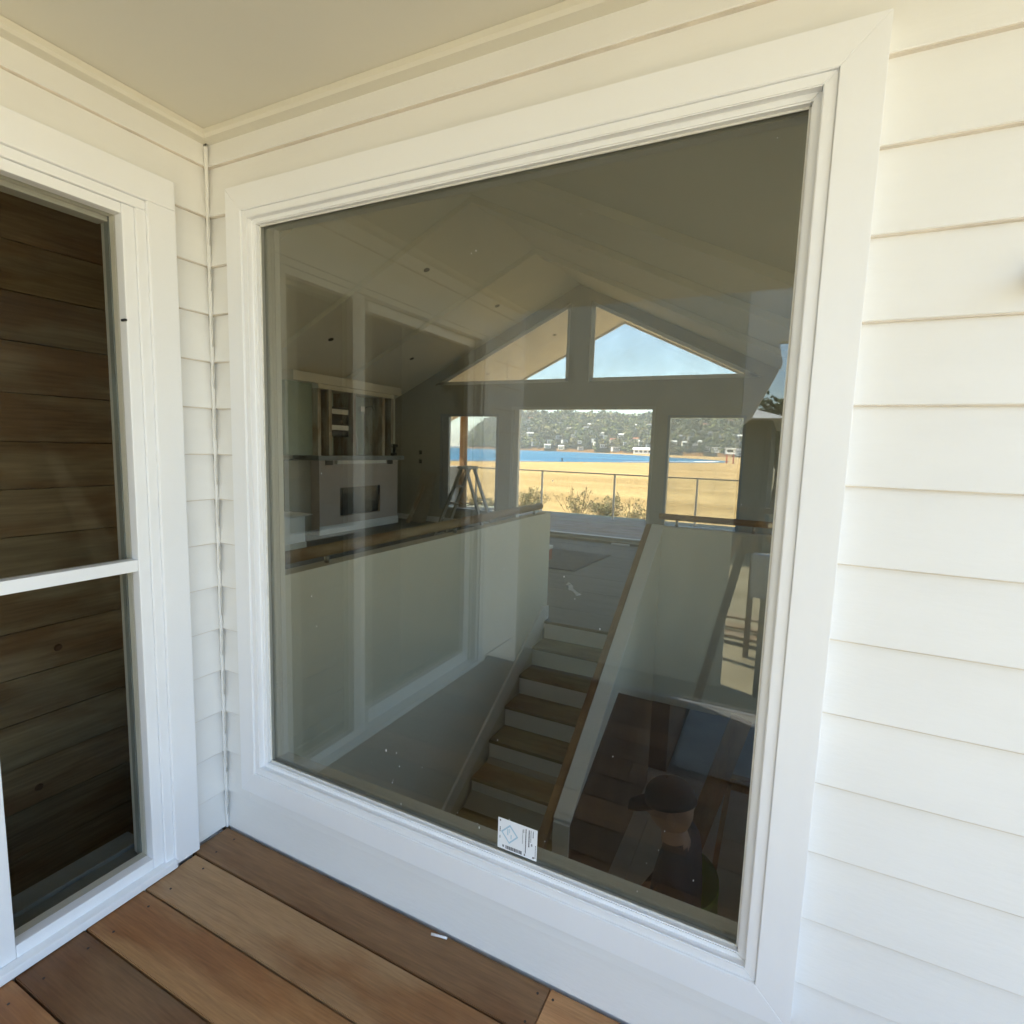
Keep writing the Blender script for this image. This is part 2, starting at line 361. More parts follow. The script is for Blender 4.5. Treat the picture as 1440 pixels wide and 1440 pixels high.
def hill():
    bm = bmesh.new(); NA, NT = 140, 22
    g = []
    for i in range(NA + 1):
        az = -14 + (31.3 + 14) * i / NA
        row = [bm.verts.new(hill_pt(az, t / NT * 1.0)) for t in range(NT + 1)]
        p = hill_pt(az, 1.0); row.append(bm.verts.new((p.x * 1.3, p.y * 1.3, -10)))
        g.append(row)
    for i in range(NA):
        for t in range(NT + 1): bm.faces.new((g[i][t], g[i][t + 1], g[i + 1][t + 1], g[i + 1][t]))
    lay = bm.loops.layers.color.new('Col')
    for f in bm.faces:
        c = f.calc_center_median(); k = 0.5 + 0.5 * noise.noise(c * 0.02)
        col = (0.10 + 0.08 * k, 0.11 + 0.05 * k, 0.05 + 0.03 * k, 1)
        if c.z < -0.5: col = (0.50, 0.38, 0.24, 1)
        for lp in f.loops: lp[lay] = col
    tag(from_bm('hill', bm, 'hill_ground', None, True), kind='structure')
hill()

def leaf_mesh(name, centres, mat='foliage', parent=None):
    """centres: (pos, radius_xy, radius_z, n, leaf size, colour). Real leaf-clump faces through each crown."""
    V = []; F = []; C = []
    rnd = random.random; ga = random.gauss
    off = wloc(parent) if parent is not None else Vector((0, 0, 0))
    for (p, rx, rz, n, s, col) in centres:
        px, py, pz = p[0] - off.x, p[1] - off.y, p[2] - off.z
        for _ in range(n):
            dx, dy, dz = ga(0, 1), ga(0, 1), ga(0, 1); L = math.sqrt(dx * dx + dy * dy + dz * dz) + 1e-6
            k = rnd() ** 0.4 / L
            cx, cy_, cz = px + dx * k * rx, py + dy * k * rx, pz + dz * k * rz
            ax, ay, az = ga(0, 1), ga(0, 1), ga(0, 1); bx, by, bz = ga(0, 1), ga(0, 1), ga(0, 1)
            la = math.sqrt(ax * ax + ay * ay + az * az) + 1e-6; lb = math.sqrt(bx * bx + by * by + bz * bz) + 1e-6
            ss = s * (0.6 + 0.8 * rnd()); ax, ay, az = ax / la * ss, ay / la * ss, az / la * ss; bx, by, bz = bx / lb * ss, by / lb * ss, bz / lb * ss
            i = len(V)
            V += [(cx - ax, cy_ - ay, cz - az), (cx + bx, cy_ + by, cz + bz), (cx + ax, cy_ + ay, cz + az), (cx - bx * .6, cy_ - by * .6, cz - bz * .6)]
            F.append((i, i + 1, i + 2, i + 3))
            q = 0.8 + 0.4 * rnd(); C.append((col[0] * q, col[1] * q, col[2] * q, 1))
    me = D.meshes.new(name); me.from_pydata(V, [], F)
    ca = me.color_attributes.new('Col', 'FLOAT_COLOR', 'CORNER')
    flat = []
    for c in C: flat += list(c) * 4
    ca.data.foreach_set('color', flat)
    return link(name, me, mat, parent)

FOL = [(0.15, 0.155, 0.055), (0.18, 0.18, 0.065), (0.105, 0.12, 0.045), (0.23, 0.20, 0.085), (0.18, 0.155, 0.08), (0.13, 0.145, 0.055)]
# houses first, so that the wood leaves room for them
house_spots = []
def far_houses():
    kinds = [('white_house', 'white flat-roofed house among the trees on the far hillside', (0.60, 0.585, 0.55), 'flat', (0.64, 0.635, 0.61)),
             ('cream_house', 'cream pale-roofed house on the far hillside', (0.72, 0.66, 0.54), 'gable', (0.62, 0.60, 0.56)),
             ('grey_house', 'grey dark-roofed house on the far hillside', (0.36, 0.37, 0.38), 'gable', (0.16, 0.15, 0.15)),
             ('tiled_house', 'cream terracotta-roofed house on the far hillside', (0.66, 0.58, 0.47), 'gable', (0.36, 0.14, 0.08))]
    rs = random.Random(21)
    protos = {}
    def proto(k):
        nm, lab, wc, kind, rc = kinds[k]
        e = empty(nm, (0, 0, 0), lab, 'house', nm.replace('_', ' ') + 's on the headland')
        w_ = colour(box('wall', -7, 7, -5, 5, -4, 5, 'house_paint', e), wc)
        if kind == 'flat': colour(box('roof', -7.6, 7.6, -5.8, 5.6, 5.002, 5.7, 'house_paint', e), rc)
        else: colour(prism('roof', [(-5.8, 4.9), (5.8, 4.9), (0, 8.2)], 'X', -7.6, 7.6, 'house_paint', e), rc)
        for x in (-5.0, -1.2, 2.6): box('window', x, x + 2.6, -5.12, -4.95, 1.4, 3.6, 'window_dark', e)
        box('window', -5, 5, -5.12, -4.95, -2.2, 0.2, 'window_dark', e)
        return e
    n = 0
    spots = []
    for _ in range(2500):
        az = rs.uniform(-3.5, 28); t = rs.random() ** 1.5 * 0.85 + 0.03
        # far more houses low down and toward the right
        if rs.random() > (0.35 + 0.65 * (1 - az / 30)) * (1.15 - t): continue
        p = hill_pt(az, t)
        if any((p - q).length < 19 for q, _, _ in spots): continue
        spots.append((p, az, t))
        if len(spots) >= 105: break
    for p, az, t in spots:
        k = rs.choices([0, 1, 2, 3], [6, 4, 3, 2])[0]
        if k not in protos: e = proto(k); protos[k] = e
        else:
            s = protos[k]; e = s.copy(); COL.objects.link(e)
            for c in s.children:
                d = c.copy(); COL.objects.link(d); d.parent = e
        lv_ = 'by the foot of the far hill' if t < .12 else 'low on the far hill' if t < .3 else 'halfway up the far hill' if t < .55 else 'high on the far hill'
        sd_ = 'at the far left' if az > 26.6 else 'left of the doorway middle' if az > 20 else 'right of the doorway middle' if az > 12.5 else 'in the right window'
        e['label'] = kinds[k][1].split(' among')[0].split(' on the far')[0] + ' ' + lv_ + ', ' + sd_
        e.location = p + Vector((0, 0, 2.5)); e.rotation_euler = (0, 0, R(az) + rs.uniform(-0.5, 0.5))
        sc_ = rs.uniform(0.55, 0.95); e.scale = (sc_ * rs.uniform(0.8, 1.3), sc_, sc_)
        house_spots.append((p, az, t))
far_houses()
# long low white pavilion at the foot of the hill
pv = hill_pt(12.6, 0.02)
e = empty('beach_pavilion', (pv.x, pv.y, -2.5), 'long low white pavilion at the foot of the far hill by the sea', 'pavilion')
colour(box('wall', pv.x - 26, pv.x + 26, pv.y - 5, pv.y + 6, -3, 4.5, 'house_paint', e), (0.82, 0.80, 0.76))
colour(prism('roof', [(pv.y - 7, 4.4), (pv.y + 8, 4.4), (pv.y + .5, 8.5)], 'X', pv.x - 28, pv.x + 28, 'house_paint', e), (0.70, 0.66, 0.62))
for k in range(6): box('window', pv.x - 23 + k * 8, pv.x - 18 + k * 8, pv.y - 5.15, pv.y - 4.9, -.5, 3, 'window_dark', e)
e = empty('lifeguard_tower', (-24, 300, -3.5), 'small white lifeguard tower on legs standing on the sand at the right', 'tower')
box('cabin', -26.2, -21.8, 298, 302, 1.4, 4.2, 'white_trim', e); box('roof', -26.8, -21.2, 297.4, 302.6, 4.21, 4.5, 'off_white_plastic', e)
for sx in (-25.6, -22.4):
    for sy in (298.6, 301.4): bar('leg', (sx, sy, -3.5), (sx, sy, 1.42), .45, .45, 'red_box', e, up=(0, 1, 0))
box('window', -25.4, -22.6, 297.9, 297.99, 2.4, 3.6, 'window_dark', e)

def hill_wood():
    rs = random.Random(5); cs = []
    hp = [(p, t) for p, a, t in house_spots]
    for _ in range(4300):
        az = rs.uniform(-8, 31.1); t = rs.random() ** 0.9 * 1.02
        p = hill_pt(az, min(t, 1.0))
        if p.z < -1.0: continue
        # leave each house visible from the beach: no crown right in front of it
        bad = False
        for q, qt in hp:
            dx = p.x - q.x; dy = p.y - q.y
            if abs(dx) < 7 and -26 < dy < 10: bad = True; break
        if bad: continue
        r = rs.uniform(4, 11) * (1.15 if t > 0.7 else 0.9); h = r * rs.uniform(0.8, 1.15)
        c = rs.choice(FOL); b = rs.uniform(0.55, 1.45)
        cs.append(((p.x, p.y, p.z + h * 0.75 + rs.uniform(0, 3)), r, h, 42, r * 0.27, (c[0] * b, c[1] * b, c[2] * b)))
    o = leaf_mesh('hill_woodland', cs); tag(o, 'dense eucalypt woodland covering the far hillside', 'woodland', kind='stuff')
hill_wood()
# tall single trees that stand clear of the wood: pines near the shore and gums on the skyline
ORD = ['first', 'second', 'third', 'fourth', 'fifth', 'sixth', 'seventh', 'eighth', 'ninth', 'tenth', 'last']
def far_pine(p, h, i):
    e = empty('norfolk_pine', p, 'dark pine by the far shore, ' + ORD[i] + ' from the left', 'tree', 'pines along the far shore')
    tube('trunk', [(p.x, p.y, p.z), (p.x, p.y, p.z + h)], 0.5, 'bark', e, 6, 0.1)
    cs = []
    for k in range(9):
        f = k / 8; cs.append(((p.x, p.y, p.z + h * (0.14 + 0.84 * f)), (1 - f) * h * 0.22 + 0.5, h * 0.05, 40, 0.9, (0.04, 0.06, 0.03)))
    leaf_mesh('crown', cs, 'foliage', e)
for i, (az, h) in enumerate(((17.8, 22), (14.2, 22), (13.4, 26), (8.6, 25), (7.4, 28), (5.5, 24), (3.9, 28), (2.9, 22))): far_pine(hill_pt(az, 0.035), h, i)
def far_gum(az, h, i):
    p = hill_pt(az, 0.97); e = empty('gum_tree', p, 'tall gum tree on the far skyline, ' + ORD[i] + ' from the left', 'tree', 'gum trees on the skyline')
    tube('trunk', [(p.x, p.y, p.z), (p.x + 1, p.y, p.z + h * 0.8)], 0.6, 'bark', e, 6, 0.2)
    rs = random.Random(int(az * 100)); cs = []
    for k in range(9):
        cs.append(((p.x + rs.uniform(-6, 6), p.y + rs.uniform(-5, 5), p.z + h * rs.uniform(0.62, 1.0)), rs.uniform(2.5, 4.5), rs.uniform(1.8, 3), 40, 1.1, rs.choice(FOL)))
    leaf_mesh('crown', cs, 'foliage', e)
for i, (az, h) in enumerate(((26.5, 24), (24.6, 26), (23.3, 22), (21.4, 27), (20.5, 25), (18.6, 28), (17.2, 25), (15.9, 23), (10.8, 25), (9.6, 27), (4.4, 24))): far_gum(az, h, i)

# ------------------------------------------------------------------ the porch: weatherboards
Z0, PITCH = 0.1437, 0.15          # bottom edge of the second course, exposed height of a course
CEIL = 2.338
def wb_profile(z0, z1, s):        # s: +1 depth axis points out of the wall; outline in (depth, z)
    return [(0.018, z0), (0.0015, z0), (0.0, z0 + 0.0015), (0.0155, z1 + 0.012), (0.018, z1 + 0.012)]
courses = [(0.006, Z0)] + [(Z0 + PITCH * k, min(Z0 + PITCH * (k + 1), CEIL - 0.02)) for k in range(15) if Z0 + PITCH * k < CEIL - 0.03]
def rects_minus(a0, a1, z0, z1, hole):
    """part of strip [a0,a1]x[z0,z1] left of / right of / above / below a hole -> list of (a0,a1)"""
    h0, h1, hz0, hz1 = hole
    if z1 <= hz0 + 0.004 or z1 > hz1: return [(a0, a1)]
    out = []
    if a0 < h0: out.append((a0, h0))
    if a1 > h1: out.append((h1, a1))
    return out
# window wall (plane y = 0, faces -y) and door wall (plane x = 0, faces +x)
WIN = (0.121, 1.808, 0.202, 2.146)
wall_w = empty('weatherboard_wall', (1.7, 0.02, 0), 'white weatherboard wall around the big picture window', 'wall')
wall_d = empty('weatherboard_wall', (-0.02, -1.0, 0), 'white weatherboard wall around the glazed door at the left', 'wall')
DOOR = (-1.815, -0.125, -0.01, 2.141)
WALL_X1 = 2.86; WALL_Y1 = -2.30
for z0, z1 in courses:
    zt = z1
    # window wall
    for a, b in rects_minus(-0.017, WALL_X1, z0, z1, WIN):
        pr_ = wb_profile(z0, zt, 1)
        o_ = prism('weatherboard', [(d, z) for d, z in pr_], 'X', a, b, 'white_board', wall_w)
        if z0 > .05: box('lap_joint', a, b, 0.0035, 0.0165, z0 - 0.0022, z0 + 0.0002, 'lap_tan', o_)
    if z0 < WIN[2] < z1:
        prism('weatherboard', wb_profile(z0, WIN[2] + 0.02, 1), 'X', WIN[0], WIN[1], 'white_board', wall_w)
    for a, b in rects_minus(WALL_Y1, -0.0005, z0, z1, DOOR):
        pr_ = wb_profile(z0, zt, 1)
        o_ = prism('weatherboard', [(-d, z) for d, z in pr_], 'Y', a, b, 'white_board', wall_d)
        if z0 > .05: box('lap_joint', -0.0165, -0.0035, a, b, z0 - 0.0022, z0 + 0.0002, 'lap_tan', o_)
# boards cut round the casings: strip under the window and over it are whole boards that run behind the casing
box('sheathing', 0.12, 0.19, 0.022, 0.070, 0.0, CEIL, 'plaster_dark', wall_w)
box('sheathing', 1.72, WALL_X1, 0.022, 0.070, 0.0, CEIL, 'plaster_dark', wall_w)
box('sheathing', 0.19, 1.72, 0.022, 0.070, 0.0, 0.295, 'plaster_dark', wall_w)
box('sheathing', 0.19, 1.72, 0.022, 0.070, 2.06, CEIL, 'plaster_dark', wall_w)
box('sheathing', -0.10, 0.12, 0.022, 0.070, 0.0, CEIL, 'plaster_dark', wall_w)
box('sheathing', -0.10, -0.022, -0.24, 0.022, 0.0, CEIL, 'plaster_dark', wall_d)
box('sheathing', -0.10, -0.022, WALL_Y1, -1.70, 0.0, CEIL, 'plaster_dark', wall_d)
box('sheathing', -0.10, -0.022, -1.70, -0.24, 2.03, CEIL, 'plaster_dark', wall_d)
# thin stop bead with a ragged line of filler in the inside corner
box('corner_bead', 0.0005, 0.009, -0.009, -0.0005, 0.004, 2.30, 'white_board', wall_w, 0.002)
rs = random.Random(3)
for k in range(14):
    z = Z0 + PITCH * k
    tube('filler', [(0.0115, -0.004, z - 0.002 - 0.01 * rs.random()), (0.011 + rs.uniform(0, .002), -0.006, z - 0.05), (0.0105, -0.005, z - 0.075 - 0.03 * rs.random())], 0.0022, 'sealant', wall_w, 5)

# ------------------------------------------------------------------ the porch ceiling
ceil = empty('porch_ceiling', (0, 0, CEIL), 'smooth pale porch ceiling with square trim along both walls', 'ceiling')
box('ceiling_sheet', -0.02, 2.80, -2.20, 0.02, CEIL, CEIL + 0.012, 'ceiling_paint', ceil)
prism('trim', [(0.012, CEIL - 0.0005), (-0.026, CEIL - 0.0005), (-0.026, CEIL - 0.016), (-0.020, CEIL - 0.024), (0.012, CEIL - 0.026)], 'X', 0.0, 2.80, 'ceiling_paint', ceil)
prism('trim', [(-0.012, CEIL - 0.001), (0.028, CEIL - 0.001), (0.028, CEIL - 0.017), (0.021, CEIL - 0.025), (-0.012, CEIL - 0.027)], 'Y', -2.3, -0.001, 'ceiling_paint', ceil)
proof = empty('porch_roof', (1.6, -2.3, 2.5), 'pale metal porch roof with fascia boards over the deck', 'roof')
prism('roof_sheet', [(-2.30, 2.40), (0.02, 2.60), (0.02, 2.64), (-2.30, 2.44)], 'X', -3.9, 2.90, 'roof_metal', proof)
box('fascia', -3.9, 2.85, -2.25, -2.205, 2.337, 2.395, 'fascia', proof)
box('fascia', 2.81, 2.85, -2.20, -0.0, 2.30, 2.398, 'fascia', proof)
box('gutter', -3.9, 2.90, -2.36, -2.255, 2.342, 2.395, 'fascia', proof, 0.01)
for k, (x, y) in enumerate(((2.72, -1.80),)):
    p = empty('porch_post', (x, y, -1.98), ('timber porch post at the outer right corner of the porch', 'timber porch post at the outer left corner of the porch')[k], 'post')
    colour(box('post', x - .055, x + .055, y - .055, y + .055, -1.98, 2.298, 'timber_z', p, 0.004), (0.33, 0.24, 0.15))
    box('post_foot', x - .07, x + .07, y - .07, y + .07, -1.985, -1.90, 'steel', p, 0.003)
# side wing that carries the door wall: roof lining, end wall
wing = empty('side_wing', (-2, -1.2, 0), 'white clad side wing of the house behind the door wall', 'building')
box('end_wall', -3.9, -0.024, -2.40, -2.302, -1.98, 2.46, 'white_board', wing)
box('ceiling_lining', -3.9, -0.104, -2.30, 0.42, 2.34, 2.40, 'plaster', wing)
box('base_wall', -0.10, -0.012, -2.30, -0.01, -1.98, -0.01, 'white_board', wing)
box('floor', -3.9, -0.262, -2.30, 0.42, -1.45, -1.30, 'dark_brown', wing)
box('side_wall', -3.98, -3.9, -2.40, 0.42, -1.98, 2.46, 'white_board', wing)

# ------------------------------------------------------------------ the porch deck
deck = empty('porch_deck', (1.5, -0.9, 0), 'brown hardwood porch deck of wide boards under the window', 'deck')
edges = [-0.003, -0.139, -0.307, -0.469, -0.632, -0.795, -0.958, -1.121, -1.284, -1.447, -1.61, -1.773, -1.87]
cols = [(0.229, 0.125, 0.057), (0.384, 0.232, 0.113), (0.395, 0.213, 0.088), (0.219, 0.124, 0.061), (0.417, 0.224, 0.098), (0.180, 0.099, 0.050), (0.262, 0.139, 0.066),
        (0.162, 0.086, 0.044), (0.273, 0.144, 0.070), (0.199, 0.108, 0.053), (0.240, 0.128, 0.063), (0.171, 0.099, 0.054)]
splits = [[0.004, 1.268, 3.3], [0.03, 2.3, 3.3], [0.03, 1.9, 3.3], [0.03, 2.7, 3.3], [0.03, 1.5, 3.3], [0.03, 2.2, 3.3], [0.03, 1.2, 3.3], [0.03, 2.5, 3.3], [0.03, 1.7, 3.3], [0.03, 2.9, 3.3], [0.03, 1.4, 3.3], [0.03, 2.0, 3.3]]
rs = random.Random(11)
for i in range(12):
    y1 = edges[i] - (0.0 if i == 0 else 0.0025); y0 = edges[i + 1] + 0.0025
    for j in range(len(splits[i]) - 1):
        a, b = splits[i][j] + (0.0008 if j else 0), splits[i][j + 1] - 0.0008
        dz = rs.uniform(-0.0008, 0.0008)
        bm = bmesh.new(); bbox(bm, a, b, y0, y1, -0.022 + dz, 0.0 + dz)
        bmesh.ops.bevel(bm, geom=bm.edges[:], offset=0.0022, segments=2, affect='EDGES')
        o = from_bm('deck_board', bm, 'deck_wood_stained' if (i == 0 and j == 0) else 'deck_wood', deck)
        c = cols[i] if j == 0 else tuple(v * 1.15 for v in cols[(i + 4) % 12])
        colour(o, c)
        for xx in ([a + 0.075] if j == 0 else [a + 0.02]) + ([b - 0.025] if j == 0 else []):
            for yy in (y0 + 0.03, y1 - 0.03):
                bm = bmesh.new(); bmesh.ops.create_cone(bm, cap_ends=True, segments=10, radius1=0.0034, radius2=0.0034, depth=0.003)
                bmesh.ops.translate(bm, verts=bm.verts, vec=(xx + rs.uniform(-.006, .006), yy + rs.uniform(-.006, .006), -0.0008 + dz))
                from_bm('screw', bm, 'screw_dark', o)
for k in range(5):
    x = 0.08 + k * 0.78; box('joist', x, x + 0.045, -1.86, -0.004, -0.20, -0.026, 'dark_gap', deck)
box('deck_underlay', 0.0, 3.3, -1.86, -0.004, -0.24, -0.202, 'dark_gap', deck)
colour(box('edge_board', 0.0, 3.3, -1.905, -1.875, -0.20, -0.002, 'grey_deck', deck, 0.003), (0.30, 0.32, 0.35))
for x in (0.3, 1.6, 3.1): box('stump', x, x + .1, -1.80, -1.70, -1.98, -0.245, 'timber_z', deck)
box('ledger_skirt', 0.0, 3.3, 0.01, 0.05, -1.98, 0.0, 'white_board', deck)

bm = bmesh.new(); bmesh.ops.create_grid(bm, x_segments=60, y_segments=54, size=.5)
for v in bm.verts:
    q = v.co.copy(); v.co.x = 2.03 + q.x * 1.38 + .03 * q.y; v.co.y = -1.50 + q.y * .68
    v.co.z = .006 + .010 * abs(noise.noise(Vector((q.x * 6, q.y * 2.2, 1.3)))) + .006 * abs(noise.noise(Vector((q.x * 14, q.y * 17, 4))))
bmesh.ops.solidify(bm, geom=bm.faces[:], thickness=.002)
tag(from_bm('drop_sheet', bm, 'drop_cloth', None, True), 'grey drop sheet spread on the porch deck, seen in the window reflection', 'drop sheet')
# ------------------------------------------------------------------ the picture window
win = empty('picture_window', (0.96, 0.0, 0.2), 'large white framed fixed picture window reflecting the porch', 'window')
YF = -0.030
def mitred(name, x0, x1, z0, z1, w_, ya, yb, mat, parent, bev=0.003):
    """four mitred rails round a rectangle, as four separate pieces; w_ = (left, right, bottom, top) widths"""
    l_, r_, b_, t_ = w_; xi0, xi1, zi0, zi1 = x0 + l_, x1 - r_, z0 + b_, z1 - t_
    out = []
    for poly in ([(x0, z0), (xi0, zi0), (xi0, zi1), (x0, z1)], [(x1, z0), (x1, z1), (xi1, zi1), (xi1, zi0)],
                 [(x0, z0), (x1, z0), (xi1, zi0), (xi0, zi0)], [(x0, z1), (xi0, zi1), (xi1, zi1), (x1, z1)]):
        bm = bmesh.new(); bprism(bm, poly, 'Y', ya, yb)
        if bev: bmesh.ops.bevel(bm, geom=bm.edges[:], offset=bev, segments=2, affect='EDGES')
        out.append(from_bm(name, bm, mat, parent))
    return out
mitred('casing', 0.121, 1.808, 0.202, 2.146, (0.066, 0.072, 0.075, 0.072), YF, 0.0215, 'white_trim', win, 0.0014)
mitred('frame', 0.186, 1.737, 0.276, 2.075, (0.022, 0.024, 0.024, 0.022), YF + 0.006, 0.075, 'white_trim', win, 0.002)
mitred('glazing_bead', 0.201, 1.720, 0.293, 2.060, (0.022, 0.023, 0.020, 0.021), -0.006, 0.0115, 'white_trim', win, 0.003)
mitred('sealant_bead', 0.2232, 1.6968, 0.3132, 2.0388, (0.004, 0.004, 0.004, 0.004), 0.007, 0.0122, 'sealant', win, 0.0012)
pane = box('pane', 0.2075, 1.7125, 0.0125, 0.0365, 0.2995, 2.0535, 'window_glass', win)
mitred('inner_bead', 0.2075, 1.7125, 0.2995, 2.0535, (0.013, 0.013, 0.013, 0.013), 0.037, 0.055, 'white_trim', win, 0.002)
# inner timber reveal
box('reveal', 0.188, 0.2065, 0.0755, 0.096, 0.27, 2.083, 'white_trim', win, 0.001)
box('reveal', 1.7145, 1.733, 0.0755, 0.096, 0.27, 2.083, 'white_trim', win, 0.001)
box('reveal', 0.207, 1.714, 0.0755, 0.096, 0.270, 0.298, 'white_trim', win, 0.001)
box('reveal', 0.207, 1.714, 0.0755, 0.096, 2.055, 2.083, 'white_trim', win, 0.001)
# dried paint and plaster specks on the outside of the pane
rs = random.Random(9); bm = bmesh.new()
spk = [(rs.uniform(.3, 1.65), rs.uniform(.34, 2.0), rs.uniform(.0006, .0016)) for _ in range(30)] + [(rs.uniform(.6, 1.25), rs.uniform(.33, .5), rs.uniform(.0008, .0022)) for _ in range(14)]
for x, z, r in spk:
    n_ = 7; a0 = rs.random() * 6; st = rs.uniform(1, 2.2)
    vs_ = [bm.verts.new((x + math.cos(a0 + 2 * math.pi * k / n_) * r * rs.uniform(.6, 1.2), 0.0118, z + math.sin(a0 + 2 * math.pi * k / n_) * r * st)) for k in range(n_)]
    c_ = bm.verts.new((x, 0.0108, z))
    for k in range(n_): bm.faces.new((vs_[k], vs_[(k + 1) % n_], c_))
tag(from_bm('paint_specks', bm, 'dust', win), kind='stuff')
# printed label stuck on the pane
st = empty('glass_sticker', (1.15, 0.0118, 0.37), 'white printed label with a barcode stuck low on the window pane', 'sticker')
SX0, SX1, SZ0, SZ1 = 1.092, 1.207, 0.325, 0.412
box('paper', SX0, SX1, 0.0112, 0.0121, SZ0, SZ1, 'label_paper', st, 0.0003)
def ink(name, rects, mat='label_ink', y=0.0106):
    bm = bmesh.new()
    for (u0, u1, v0, v1) in rects:
        bbox(bm, SX0 + u0 * (SX1 - SX0), SX0 + u1 * (SX1 - SX0), y, 0.0111, SZ0 + v0 * (SZ1 - SZ0), SZ0 + v1 * (SZ1 - SZ0))
    return from_bm(name, bm, mat, st)
rs = random.Random(4); rr = []; u = 0.21
while u < 0.63:
    w_ = rs.choice((.008, .014, .02)); rr.append((u, u + w_, 0.045, 0.155)); u += w_ + rs.choice((.007, .012))
ink('barcode', rr)
rr = []
for u, v0, v1, d in ((.965, .08, .50, .012), (.90, .72, .93, .016), (.845, .55, .93, .012), (.80, .38, .94, .026), (.72, .14, .93, .020), (.665, .78, .90, .012), (.64, .42, .88, .008), (.06, .55, .72, .018), (.06, .34, .43, .018), (.15, .08, .14, .04), (.92, .06, .12, .05), (.70, .05, .11, .03), (.06, .90, .95, .03), (.87, .44, .50, .03)):
    v = v0
    while v < v1 - .01:
        h = min(rs.uniform(.015, .05), v1 - v); rr.append((u - d / 2, u + d / 2, v, v + h)); v += h + .012
ink('print', rr)
# pale blue diamond diagram
bm = bmesh.new(); cx_, cz_ = SX0 + .31 * (SX1 - SX0), SZ0 + .56 * (SZ1 - SZ0)
dm = [(cx_, cz_ + .027), (cx_ + .025, cz_ - .001), (cx_ - .001, cz_ - .028), (cx_ - .026, cz_ + .001)]
bprism(bm, dm, 'Y', 0.0108, 0.0111); from_bm('diamond', bm, 'label_blue', st)
dm2 = [(cx_ + (a - cx_) * .8, cz_ + (b - cz_) * .8) for a, b in dm]
bm = bmesh.new(); bprism(bm, dm2, 'Y', 0.0105, 0.01075); from_bm('diamond_field', bm, 'label_paper', st)
ink('diamond_print', [(.25, .275, .52, .72), (.30, .315, .60, .74), (.34, .36, .42, .56)], 'label_blue', 0.0102)

# ------------------------------------------------------------------ the glazed door at the left
door = empty('sliding_door', (0, -0.97, 0.0), 'white framed sliding glass door with a mid rail beside the window', 'door')
def dbox(name, y0, y1, z0, z1, xa, xb, mat='white_trim', parent=door, bev=0.0025): return box(name, xa, xb, y0, y1, z0, z1, mat, parent, bev)
# casing, in two stepped members each side and over the head
for (ya, yb) in ((-0.205, -0.125), (-1.815, -1.735)): dbox('casing', ya, yb, 0.008, 2.0585, -0.021, 0.030)
dbox('casing', -1.815, -0.125, 2.059, 2.141, -0.021, 0.030)
for (ya, yb) in ((-0.2325, -0.2055), (-1.7345, -1.7075)): dbox('frame_stop', ya, yb, 0.008, 2.0320, -0.060, 0.020)
dbox('frame_stop', -1.7345, -0.2055, 2.0325, 2.0585, -0.060, 0.020)
# the leaf nearest the window, with its stiles, rails and mid rail
leaf = box('door_leaf', -0.05, 0.0125, -0.2665, -0.233, 0.03, 2.032, 'white_trim', door, 0.003)
dbox('stile', -0.690, -0.615, 0.031, 2.031, -0.05, 0.012, parent=leaf)
dbox('rail', -0.6145, -0.267, 2.004, 2.0315, -0.05, 0.012, parent=leaf)
dbox('rail', -0.6145, -0.267, 0.030, 0.066, -0.05, 0.012, parent=leaf)
dbox('mid_rail', -0.6145, -0.267, 0.996, 1.031, -0.035, 0.010, parent=leaf)
box('pane', -0.030, -0.020, -0.6145, -0.2665, 0.0665, 0.9955, 'door_glass', leaf)
box('pane', -0.030, -0.020, -0.6145, -0.2665, 1.0315, 2.0035, 'door_glass', leaf)
box('latch', -0.006, 0.0145, -0.272, -0.2665, 1.716, 1.722, 'black', leaf)
leaf2 = box('door_leaf', -0.09, -0.055, -0.760, -0.6905, 0.03, 2.032, 'white_trim', door, 0.003)
dbox('stile', -1.707, -1.640, 0.031, 2.031, -0.09, -0.03, parent=leaf2)
dbox('rail', -1.639, -0.761, 1.985, 2.031, -0.09, -0.03, parent=leaf2)
dbox('rail', -1.639, -0.761, 0.030, 0.10, -0.09, -0.03, parent=leaf2)
box('pane', -0.070, -0.060, -1.6395, -0.7605, 0.1005, 1.9845, 'door_glass', leaf2)
box('sill', -0.062, 0.040, -1.735, -0.2055, 0.0035, 0.0295, 'white_trim', door, 0.004)
box('floor_track', -0.24, -0.064, -1.735, -0.2055, 0.002, 0.030, 'sill_grey', door, 0.003)
box('track_rib', -0.150, -0.140, -1.735, -0.2055, 0.031, 0.045, 'sill_grey', door, 0.002)
box('inner_jamb', -0.075, -0.052, -0.268, -0.236, 0.046, 2.02, 'sill_grey', door, 0.003)
box('inner_jamb', -0.10, -0.0755, -0.262, -0.236, 0.046, 2.02, 'grey_plastic', door, 0.003)
box('inner_head', -0.10, -0.052, -0.60, -0.2685, 1.990, 2.02, 'grey_plastic', door, 0.003)
